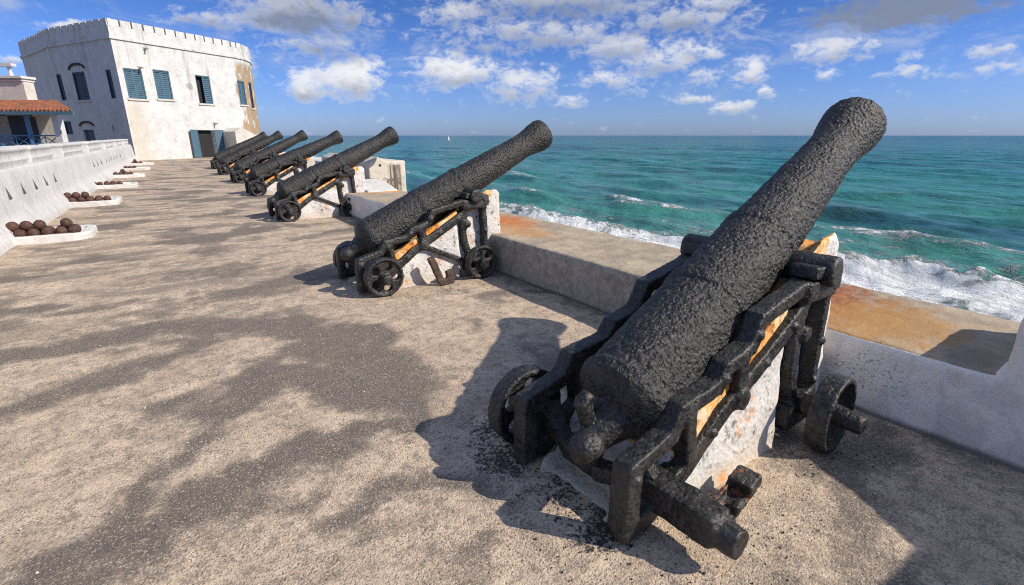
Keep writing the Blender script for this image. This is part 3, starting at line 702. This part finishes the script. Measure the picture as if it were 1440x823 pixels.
# ---- loose iron brackets on the ground
def m_rust2(h, o, g):
    r = m_iron(h, o, g, .45); a = h.noise(g, 16, 5, .65)
    r['Base Color'] = h.mix(h.ss(a, .52, .62), r['Base Color'], h.mix(h.noise(g, 40, 4), c4(.30, .09, .03), c4(.12, .05, .03))); return r
RUST2 = mat('black_iron_rusting_through', m_rust2)
bm = bmesh.new()
mt = Matrix.Rotation(R(-14), 4, 'Y')
box(bm, -.14, .16, -.05, .05, .0, .035, mt); box(bm, -.13, .08, .035, .06, .02, .075, mt); box(bm, .06, .17, -.06, .055, .03, .095, mt); box(bm, -.17, -.10, -.075, .06, -.01, .06, mt); box(bm, -.06, .0, -.062, -.03, .02, .07, mt)
o = organic('iron_bracket', bm, RUST2, None, .009, .012, 14, 4, 3); o.location = (1.98, 1.0, .035); o.rotation_euler = (0, 0, R(4))
tag(o, 'corroded black iron bracket lying beside the missing wheel axle', 'bracket')
bm = bmesh.new()
beam(bm, (0, 0, .03), (-.13, .02, .36), .085, .05); beam(bm, (-.02, 0, .03), (.17, 0, .05), .085, .05); beam(bm, (.13, 0, .04), (.10, .0, .17), .09, .05)
o = organic('iron_bracket', bm, RUST, None, .010, .008, 14, 6, 3); o.location = (2.62, 5.14, 0); o.rotation_euler = (0, 0, R(4))
tag(o, 'rusty L shaped iron bracket leaning against the second plinth', 'bracket')

# ---- loose grit, paint flakes and leaves: uncountable
bm = bmesh.new()
def grit(cx, cy, r, n, s0, s1):
    for _ in range(n):
        a = random.uniform(0, 6.28); q = r * random.random() ** .7; s = random.uniform(s0, s1)
        x, y = cx + q * math.cos(a), cy + q * math.sin(a)
        if x > 3.44: continue
        mt = Matrix.Translation((x, y, s * .25)) @ Matrix.Rotation(random.uniform(0, 6), 4, Vector((random.random(), random.random(), random.random() + .1)).normalized()) @ Matrix.Diagonal((s, s * random.uniform(.5, 1), s * random.uniform(.3, .8), 1))
        bmesh.ops.create_icosphere(bm, subdivisions=1, radius=.6, matrix=mt)
for a in [(1.5, 2.0, .6, 70, .006, .018), (1.35, 1.2, .5, 70, .006, .02), (1.9, 1.0, .5, 130, .006, .018), (2.8, 1.0, .5, 120, .005, .016), (1.9, 5.1, .5, 80, .006, .02), (2.6, 5.1, .5, 60, .006, .02)]: grit(*a[:4], .003, .012)
o = bm_obj('paint_flakes', bm, IRON); o['kind'] = 'stuff'; tag(o, 'black flakes of fallen paint scattered round the cannon wheels', 'debris')
bm = bmesh.new()
for _ in range(34): grit(random.uniform(-1.2, 3), random.uniform(.5, 6), .3, 7, .005, .014)
o = bm_obj('loose_grit', bm, CREAM); o['kind'] = 'stuff'; tag(o, 'pale grit and small stones strewn over the terrace', 'grit')
bm = bmesh.new()
for _ in range(60):
    x, y = -1.78 + random.gauss(0, .1), 6.35 + random.gauss(0, .12); a = random.uniform(0, 6.28); h_ = random.uniform(.02, .06)
    d = Vector((math.cos(a), math.sin(a), 0)); p = Vector((x, y, 0)); n_ = Vector((-d.y, d.x, 0)) * .006
    bm.faces.new([bm.verts.new(v) for v in (p - n_, p + n_, p + d * .03 + Vector((0, 0, h_)))])
o = bm_obj('weeds', bm, STRAW); o['kind'] = 'stuff'; tag(o, 'tuft of weeds in a crack of the terrace', 'weeds')

# ================================================================== FORT
fort = empty('fort', (0, 45, 0), 'tall white fort with crenellated roof and blue shutters closing the terrace', 'fort')
foot = [(-.5, 45.2), (7.3, 50.2), (8.2, 51.0), (8.95, 52.5), (9.4, 54.6), (9.5, 58), (9.5, 67), (-7.2, 67), (-6.9, 60.7), (-5.2, 55.4), (-4.4, 52.5)]
def wallface(A, B):
    A = Vector((*A, 0)); B = Vector((*B, 0)); d = (B - A).normalized(); n = Vector((d.y, -d.x, 0)); return A, d, n
RF = wallface((-.5, 45.2), (7.3, 50.2)); _l = wallface((-.5, 45.2), (-4.4, 52.5)); LF = (_l[0], _l[1], -_l[2]); QF = wallface((7.3, 50.2), (8.2, 51.0)); Q2 = wallface((8.2, 51.0), (8.95, 52.5))
def fm(F):                       # local x along the wall, y outwards, z up
    A, d, n = F; m = Matrix((d, n, Vector((0, 0, 1)))).transposed().to_4x4(); m.translation = A; return m
off = Vector((0, -45, 0))
bm = bmesh.new(); prism(bm, [(p[0], p[1] - 45) for p in foot], -3.3, 8.0, 'z')
bmesh.ops.recalc_face_normals(bm, faces=bm.faces)
me = bpy.data.meshes.new('wall'); bm.to_mesh(me); bm.free(); fw = link('wall', me, FORT, fort)
OP = [(RF, .38, 1.62, 4.14, 6.08), (RF, 2.40, 3.58, 4.24, 6.2), (RF, 5.62, 6.84, 4.10, 6.15), (RF, 5.0, 6.42, -.05, 2.1),
      (QF, .15, .95, 4.2, 6.1), (Q2, .55, 1.25, 4.0, 6.1),
      (LF, .82, 1.43, 4.14, 5.98), (LF, 4.15, 5.82, 4.14, 6.02), (LF, 7.4, 8.1, 4.2, 6.0), (LF, 7.66, 8.75, 1.78, 2.73), (LF, 4.7, 6.2, -.1, 2.1), (LF, 1.97, 2.15, 1.95, 2.4)]
bm = bmesh.new()
for F, a, b, z0, z1 in OP: box(bm, a, b, -.42, .2, z0, z1, Matrix.Translation(off) @ fm(F))
cut = bm_obj('cut', bm, DARK, fort); md = fw.modifiers.new('b', 'BOOLEAN'); md.object = cut; md.solver = 'EXACT'
bpy.context.view_layer.update(); dg = bpy.context.evaluated_depsgraph_get(); nm_ = bpy.data.meshes.new_from_object(fw.evaluated_get(dg)); fw.modifiers.clear(); fw.data = nm_; bpy.data.objects.remove(cut)
def fpart(name, F, boxes, m, parent=None):
    bm = bmesh.new(); mt = Matrix.Translation(off) @ fm(F)
    for b in boxes: box(bm, *b, mt)
    return bm_obj(name, bm, m, parent or fort)
def louvre(a, b, y, z0, z1, n=12, mid=True):
    bs = [(a, a + .07, y - .02, y + .03, z0, z1), (b - .07, b, y - .02, y + .03, z0, z1), (a + .07, b - .07, y - .02, y + .03, z0, z0 + .08), (a + .07, b - .07, y - .02, y + .03, z1 - .08, z1)]
    if mid: bs.append(((a + b) / 2 - .04, (a + b) / 2 + .04, y - .015, y + .034, z0 + .08, z1 - .08))
    for k in range(n):
        zz = z0 + .1 + (z1 - z0 - .2) * k / n; bs.append((a + .06, b - .06, y - .03 + (k % 2) * .003, y + .015, zz, zz + (z1 - z0 - .2) / n * .8))
    return bs
def window(F, a, b, z0, z1, m, closed=(True, True), sill=True):
    w = fpart('window', F, [(a + .001, b - .001, -.40, -.36, z0 + .001, z1 - .001)], DARK)
    fpart('frame', F, [(a + .002, a + .07, -.30, -.02, z0 + .002, z1 - .002), (b - .07, b - .002, -.30, -.02, z0 + .002, z1 - .002), (a + .07, b - .07, -.30, -.02, z1 - .07, z1 - .002)], m, w)
    c = (a + b) / 2
    if closed[0]: fpart('shutter', F, louvre(a + .075, c - .005, -.10, z0 + .02, z1 - .075, 12, False), m, w)
    if closed[1]: fpart('shutter', F, louvre(c + .005, b - .075, -.10, z0 + .02, z1 - .075, 12, False), m, w)
    if sill: fpart('sill', F, [(a - .1, b + .1, .002, .09, z0 - .12, z0 - .003)], CREAM, w)
    return w
window(RF, *OP[0][1:], BLUE); window(RF, *OP[1][1:], BLUE); window(RF, *OP[2][1:], BLUE, (False, True)); window(QF, *OP[4][1:], BLUE); window(Q2, *OP[5][1:], NAVY)
window(LF, *OP[6][1:], NAVY, sill=False); window(LF, *OP[7][1:], NAVY); window(LF, *OP[8][1:], NAVY, sill=False); window(LF, *OP[9][1:], NAVY, sill=False)
w = fpart('door', LF, [(4.71, 6.19, -.2, -.14, -.09, 2.09)], NAVY)
# the double door standing open on a dark passage
d_ = fpart('door', RF, [(5.002, 6.418, -.40, -.36, -.04, 2.09)], DARK)
def leaf(hx, ang, wd, dirn):
    mt = Matrix.Translation(off) @ fm(RF) @ Matrix.Translation((hx, .05, 0)) @ Matrix.Rotation(ang, 4, 'Z')
    bm = bmesh.new()
    for b in louvre(0, wd, 0, .04, 2.12, 3, False): box(bm, *[(-b[1] if dirn < 0 else b[0]), (-b[0] if dirn < 0 else b[1])], b[2], b[3], b[4], b[5], mt)
    box(bm, *((-wd + .05, -.05) if dirn < 0 else (.05, wd - .05)), -.012, .012, .1, 2.05, mt)
    bm_obj('door_leaf', bm, BLUE, d_)
leaf(4.98, R(-12), .74, -1); leaf(6.44, R(12), .74, 1)
# cornice, parapet with narrow slots between merlons
def offset(pts, k):
    ctr = np.array([(1.2, 57)]); P_ = np.array(pts); out = []
    for i in range(len(pts)):
        a, b, c = P_[i - 1], P_[i], P_[(i + 1) % len(pts)]
        n1 = np.array([(b - a)[1], -(b - a)[0]]); n1 = n1 / np.linalg.norm(n1); n2 = np.array([(c - b)[1], -(c - b)[0]]); n2 = n2 / np.linalg.norm(n2)
        n = n1 + n2; n = n / (n @ n1 if abs(n @ n1) > .2 else 1); out.append(tuple(b + k * n))
    return out
for nm2, k, z0, z1, m in (('cornice', .10, 7.82, 7.97, FORT), ('parapet_wall', .012, 7.97, 8.62, FORT), ('roof', -.3, 7.9, 8.02, FORT)):
    bm = bmesh.new(); o_ = [(p[0], p[1] - 45) for p in offset(foot, k)]
    if nm2 == 'roof': prism(bm, o_, z0, z1, 'z')
    else:
        i_ = [(p[0], p[1] - 45) for p in offset(foot, -.38)]; n = len(foot)
        a = [[bm.verts.new((*p, zz)) for p in q] for q, zz in ((o_, z0), (o_, z1), (i_, z1), (i_, z0))]
        for k2 in range(n):
            j = (k2 + 1) % n
            for u, v in ((0, 1), (1, 2), (2, 3), (3, 0)): bm.faces.new([a[u][k2], a[u][j], a[v][j], a[v][k2]])
    bm_obj(nm2, bm, m, fort)
n = len(foot)
for i in range(n):
    A, B = Vector((*foot[i], 0)), Vector((*foot[(i + 1) % n], 0)); L = (B - A).length
    if i in (5, 6, 7): continue
    d = (B - A).normalized(); nn = Vector((d.y, -d.x, 0)); mt = Matrix((d, nn, Vector((0, 0, 1)))).transposed().to_4x4(); mt.translation = A + off
    k = max(1, round(L / .80)); st = L / k
    for j in range(k):
        bm = bmesh.new(); zt = 9.02 + .01 * (j % 3)
        prism_pts = [(.012, 8.61), (.012, zt), (-.2, zt + .05), (-.38, zt), (-.38, 8.61)]
        A_ = [bm.verts.new(mt @ Vector((j * st + .055, p[0], p[1]))) for p in prism_pts]; B_ = [bm.verts.new(mt @ Vector(((j + 1) * st - .055, p[0], p[1]))) for p in prism_pts]
        bm.faces.new(A_); bm.faces.new(B_[::-1])
        for q in range(5): bm.faces.new([A_[q], B_[q], B_[(q + 1) % 5], A_[(q + 1) % 5]])
        bm_obj('merlon', bm, FORT, fort)
# brick arches over the shaded windows, rain spouts
def arch(F, c, w, z0, rise, t):
    bm = bmesh.new(); mt = Matrix.Translation(off) @ fm(F); N = 12
    f = lambda k, e: mt @ Vector((c + (w / 2 + e) * math.cos(math.pi * k / N), 0, z0 + (rise + e) * math.sin(math.pi * k / N)))
    nv = F[2] * .07
    for k in range(N):
        q = [f(k, 0), f(k + 1, 0), f(k + 1, t), f(k, t)]; a = [bm.verts.new(v + F[2] * .003) for v in q]; b = [bm.verts.new(v + nv) for v in q]
        bm.faces.new(a); bm.faces.new(b[::-1])
        for i in range(4): bm.faces.new([a[i], b[i], b[(i + 1) % 4], a[(i + 1) % 4]])
    bm_obj('arch', bm, BROWN, fort)
arch(LF, 4.98, 1.9, 6.2, .25, .16); arch(LF, 5.45, 1.75, 2.35, .22, .14)
for F, a, zz in ((RF, 2.14, 7.5), (RF, 6.6, 2.62), (RF, 1.5, 6.2)):
    bm = bmesh.new(); mt = Matrix.Translation(off) @ fm(F); tube(bm, mt @ Vector((a, -.02, zz)), mt @ Vector((a, .42, zz - .02)), .055); box(bm, a - .1, a + .1, .003, .05, zz - .1, zz + .1, mt); bm_obj('spout', bm, FRAME, fort)
# buttress by the door
bm = bmesh.new(); prism(bm, [(-.95, 0), (1.0, 0), (1.0, 1.6), (-.35, 2.3), (-.95, 2.0)], -1.1, 1.0, 'y')
o = bm_obj('buttress', bm, CREAM); o.location = (6.75, 48.4, 0); o.rotation_euler = (0, 0, R(20)); tag(o, 'squat pale buttress block beside the open blue fort door', 'buttress')
# shaded gable roofline behind the bastion
# ---- veranda house behind the inner wall
RZ = -R(35.3)
def vloc(r, d): return (.816 * r + .578 * d, -.578 * r + .816 * d)
vx, vy = vloc(-21.0, 25.2)
vh = empty('veranda_house', (vx, vy, 0), 'low cream house with red tiled veranda roof and blue rails beside the fort', 'house', rz=RZ)
def vp(name, boxes, m, parent=None):
    bm = bmesh.new()
    for b in boxes: box(bm, *b)
    return bm_obj(name, bm, m, parent or vh)
vp('wall', [(-16, -2.3, 2.0, 2.3, -3.2, 3.36), (-16, -3.6, 2.003, 2.6, 3.36, 4.42)], CREAM)
vp('cornice', [(-16, -3.5, 1.86, 2.7, 4.425, 4.54), (-16, -3.56, 1.93, 2.65, 4.30, 4.36)], WHITE)
vp('terrace_floor', [(-16, -.5, -.1, 1.99, -3.2, 1.16)], CREAM)
bm = bmesh.new(); prism(bm, [(-.45, 2.84), (2.0, 3.42), (2.0, 3.30), (-.45, 2.76)], -16, .55, 'x')
for v in bm.verts:
    if v.co.x > 0 and v.co.y > 1: v.co.x = -2.1
vp('roof_beam', [(-16, .57, -.47, -.36, 2.62, 2.77)], BLUE); bm_obj('roof', bm, TILE, vh)
vp('post', [(-.82, -.52, -.1, .2, 1.17, 2.75)], WHITE)
vp('post', [(-2.15, -2.03, -.06, .06, 1.17, 2.75)], BLUE2); vp('post', [(-5.0, -4.88, -.06, .06, 1.17, 2.75)], BLUE2)
def rail(x0, x1):
    r = vp('railing', [(x0, x1, -.03, .03, 1.66, 1.72), (x0, x1, -.025, .025, 1.19, 1.23)], BLUE2)
    n = max(1, round((x1 - x0) / .75)); bm = bmesh.new()
    for k in range(n):
        a, b = x0 + (x1 - x0) * k / n, x0 + (x1 - x0) * (k + 1) / n
        beam(bm, (a, .004, 1.23), (b, .004, 1.66), .035, .02); beam(bm, (a, -.02, 1.66), (b, -.02, 1.23), .035, .02); beam(bm, (b, 0, 1.2), (b, 0, 1.68), .035, .03)
    bm_obj('cross_bracing', bm, BLUE2, r)
rail(-2.03, -.83); rail(-4.88, -2.16); rail(-8, -5.01)
vp('door', [(-4.8, -3.9, 1.93, 1.995, 1.17, 2.65)], NAVY); vp('window', [(-3.7, -3.45, 1.93, 1.995, 1.3, 2.6)], NAVY)
vp('window', [(-8.3, -7.3, 1.93, 1.995, 1.5, 2.5)], NAVY)
bm = bmesh.new()
for k in range(10):
    a0, a1 = math.pi * k / 10, math.pi * (k + 1) / 10; f = lambda a, r: (-4.35 + r * math.cos(a), 2.66 + .45 * r * math.sin(a))
    prism(bm, [f(a0, .6), f(a1, .6), f(a1, .78), f(a0, .78)], 1.90, 1.994, 'y')
bm_obj('arch', bm, BROWN, vh)
bal = vp('balustrade', [(-16, -4.15, 2.2, 2.5, 5.02, 5.16)], WHITE)
for k in range(8): 
    x = -4.4 - k * .85
    bm = bmesh.new(); tube(bm, (x, 2.35, 4.54), (x, 2.35, 4.8), .14, .07, 12); tube(bm, (x, 2.35, 4.79), (x, 2.35, 5.03), .07, .12, 12); bm_obj('baluster', bm, WHITE, bal)

# ---- sailing boat far out
bt = empty('sailing_boat', (571, 1055, -9.1), 'tiny white sailing boat far out near the horizon', 'boat', rz=R(40))
bm = bmesh.new(); prism(bm, [(-4, 1.3), (-3.2, -.2), (3.2, -.2), (5, 1.5)], -1.1, 1.1, 'y'); bm_obj('hull', bm, HULL, bt)
bm = bmesh.new(); tube(bm, (.4, 0, 1.2), (.4, 0, 12), .1); bm_obj('mast', bm, HULL, bt)
bm = bmesh.new(); prism(bm, [(.25, 2), (-3.8, 2.2), (.25, 11.5)], -.06, .06, 'y'); bm_obj('sail', bm, SAIL, bt)
bm = bmesh.new(); prism(bm, [(.6, 1.8), (4.4, 1.7), (.6, 9.5)], -.05, .05, 'y'); bm_obj('jib', bm, SAIL, bt)

# ================================================================== CAMERA, LIGHT, SKY
P = R(17.4); PHI = R(35.3); F = 705 / 1440
cam = bpy.data.cameras.new('camera'); cam.sensor_width = 36; cam.lens = 36 * F; cam.clip_start = .05; cam.clip_end = 100000
co = bpy.data.objects.new('camera', cam); C.objects.link(co); co.location = (0, 0, 1.7); co.rotation_euler = (R(90) - P, 0, -PHI); scene.camera = co
SUN = Vector((.62, -.78, 0)).normalized(); ELV = R(37)
sd = bpy.data.lights.new('sun', 'SUN'); sd.energy = 4.6; sd.angle = R(.5); sd.color = (1, .90, .76)
so = bpy.data.objects.new('sun', sd); C.objects.link(so); v = Vector((SUN.x * math.cos(ELV), SUN.y * math.cos(ELV), math.sin(ELV))); so.rotation_euler = v.to_track_quat('Z', 'Y').to_euler()
w = bpy.data.worlds.new('World'); scene.world = w; w.use_nodes = True; h = NT(w.node_tree); bg = w.node_tree.nodes['Background']
sky = h.n('ShaderNodeTexSky'); sky.sky_type = 'NISHITA'; sky.sun_disc = False; sky.sun_elevation = ELV; sky.sun_rotation = math.atan2(SUN.x, SUN.y); sky.altitude = 0; sky.air_density = 1.0; sky.dust_density = .4; sky.ozone_density = 3.0
dr = h.n('ShaderNodeTexCoord').outputs['Generated']; sx_ = h.n('ShaderNodeSeparateXYZ', None, Vector=dr)
az = h.math('ARCTAN2', sx_.outputs[0], sx_.outputs[1]); el = h.math('ARCSINE', sx_.outputs[2])
vec = h.n('ShaderNodeCombineXYZ', None, X=az, Y=el).outputs[0]
hor = h.ss(el, 0.0, .30)
hi = h.ss(el, .35, .8)
tint = h.mix(hor, c4(.32, .44, .84), c4(.185, .315, .585))
tint = h.mix(hi, tint, c4(.85, .92, 1.0))  # sky above the view tinted neutral to lessen the blue fill light
skyc = h.mix(1.0, sky.outputs[0], tint, 'MULTIPLY')
# clouds: (azimuth, elevation, half width, half height, weight, greyness) on the sky dome, degrees
CLOUDS = [(18.9, 5.7, 3.3, 1.8, 1.00, 0.00), (14.4, 4.9, 2.1, 1.4, 0.90, 0.05), (29.3, 6.4, 4.5, 1.3, 0.95, 0.05), (36.4, 5.2, 3.9, 1.7, 0.75, 0.10), (16.4, 8.2, 4.2, 1.2, 0.60, 0.40), (15.1, 10.9, 5.7, 1.6, 0.90, 0.45), (7.2, 9.9, 3.6, 0.8, 0.70, 0.30), (46.2, 8.7, 4.5, 1.4, 0.75, 0.20), (50.6, 7.1, 4.0, 1.4, 0.75, 0.15), (54.2, 7.7, 2.8, 0.9, 0.70, 0.10), (45.7, 5.5, 2.7, 1.0, 0.70, 0.10), (38.2, 9.9, 11.4, 1.3, 0.62, 0.30), (30.2, 11.7, 4.5, 1.2, 0.60, 0.25), (33.8, 9.1, 6.9, 1.1, 0.55, 0.30), (58.9, 5.8, 1.6, 1.1, 0.85, 0.05), (60.4, 4.1, 0.9, 0.5, 0.80, 0.00), (57.7, 2.6, 1.8, 0.6, 0.80, 0.10), (54.8, 5.6, 1.7, 0.7, 0.65, 0.10), (54.3, 3.7, 2.1, 0.5, 0.60, 0.10), (41.7, 3.5, 1.3, 0.7, 0.65, 0.10), (65.4, 7.3, 2.8, 0.9, 0.75, 0.15), (65.2, 5.6, 1.1, 0.6, 0.70, 0.05), (70.1, 9.9, 6.0, 1.2, 1.10, 1.20), (40, 12.6, 9, 1.4, .75, .4), (52, 10.6, 6, 1.2, .7, .35), (66.1, 9.9, 2.8, 0.9, 0.80, 0.60), (55.4, 11.9, 2.7, 0.6, 0.80, 0.20), (75.2, 9.7, 3.1, 0.5, 0.60, 0.20), (76.4, 6.3, 1.1, 0.3, 0.60, 0.20), (71.2, 6.4, 0.9, 0.5, 0.50, 0.10), (-3.2, 8.5, 1.4, 0.4, 0.90, 0.10), (-7.1, 5.8, 0.8, 0.4, 0.80, 0.10), (76.9, 4.9, 3.1, 0.4, 0.45, 0.20), (71.0, 5.0, 2.1, 0.4, 0.45, 0.20), (47.9, 4.6, 1.9, 0.6, 0.50, 0.20), (9.6, 6.1, 1.6, 1.9, 0.50, 0.30),
          (95, 14, 12, 4, .8, .3), (120, 22, 18, 6, .8, .3), (-70, 15, 15, 5, .8, .3), (180, 25, 25, 8, .8, .3), (20, 38, 22, 8, .8, .3), (70, 45, 26, 9, .8, .3), (-50, 45, 28, 9, .8, .3), (140, 40, 28, 8, .8, .3), (-130, 35, 30, 9, .8, .3), (0, 62, 50, 8, .8, .3), (120, 65, 60, 8, .8, .3)]  # clouds out of view, the overhead ones added to whiten the fill light
wn = h.n('ShaderNodeTexNoise', None, Vector=h.scale(vec, 1, 1.5, 1), Scale=18.0, Detail=7.0, Roughness=.6)
wv = h.n('ShaderNodeVectorMath', {'operation': 'SUBTRACT'}, i0=wn.outputs['Color'], i1=(.5, .5, .5)).outputs[0]
wvec = h.n('ShaderNodeVectorMath', {'operation': 'ADD'}, i0=vec, i1=h.scale(wv, .07, .04, 0)).outputs[0]
tot = None; grey = None; vert = None
for a, e, rw, rh, wt, gy in CLOUDS:
    rw *= 1.35; rh *= 1.45; wt *= 1.0
    m = h.n('ShaderNodeVectorMath', {'operation': 'SUBTRACT'}, i0=wvec, i1=(R(a), R(e), 0)).outputs[0]
    m = h.scale(m, 1 / R(rw), 1 / R(rh), 0)
    ln = h.n('ShaderNodeVectorMath', {'operation': 'LENGTH'}, i0=m).outputs['Value']
    d = h.math('MULTIPLY', h.math('SUBTRACT', 1.0, h.ss(ln, .1, 1.35)), wt)
    yy = h.n('ShaderNodeSeparateXYZ', None, Vector=m).outputs[1]
    g_ = h.math('MULTIPLY', d, h.math('ADD', gy, h.math('MULTIPLY', h.ss(yy, .35, -.9), .55)))
    tot = d if tot is None else h.math('MAXIMUM', tot, d); grey = g_ if grey is None else h.math('MAXIMUM', grey, g_)
cn = h.noise(h.scale(vec, 1, 1.6, 1), 34, 9, .68, .3); cn2 = h.noise(h.scale(vec, 1, 2.2, 1), 7, 6, .6)
dens = h.math('ADD', tot, h.math('ADD', h.math('MULTIPLY', h.math('SUBTRACT', cn, .5), 2.3), h.math('MULTIPLY', h.math('SUBTRACT', cn2, .5), .5)))
cov = h.math('MULTIPLY', h.ss(dens, .16, .98), .95)
thin = h.math('MULTIPLY', h.ss(h.noise(h.scale(vec, 1, 3.0, 1), 6, 9, .7, 1.0), .47, .72), h.math('MULTIPLY', h.ss(el, .02, .16), .7))
ccol = h.mix(h.ss(h.math('ADD', grey, h.math('MULTIPLY', h.math('SUBTRACT', cn, .5), .7)), -.05, .62), c4(5.6, 5.6, 5.7), c4(1.35, 1.6, 2.2))
out = h.mix(thin, skyc, c4(2.9, 3.3, 4.3)); out = h.mix(cov, out, ccol)
h.l.new(out, bg.inputs['Color']); bg.inputs['Strength'].default_value = .14
w.cycles.sampling_method = 'MANUAL'; w.cycles.sample_map_resolution = 1024
scene.view_settings.view_transform = 'Standard'; scene.view_settings.look = 'None'; scene.view_settings.exposure = .28; scene.view_settings.gamma = 1
scene.view_settings.use_curve_mapping = False
scene.render.engine = 'CYCLES'; scene.cycles.max_bounces = 6; scene.cycles.use_denoising = False; scene.cycles.filter_width = 1.1
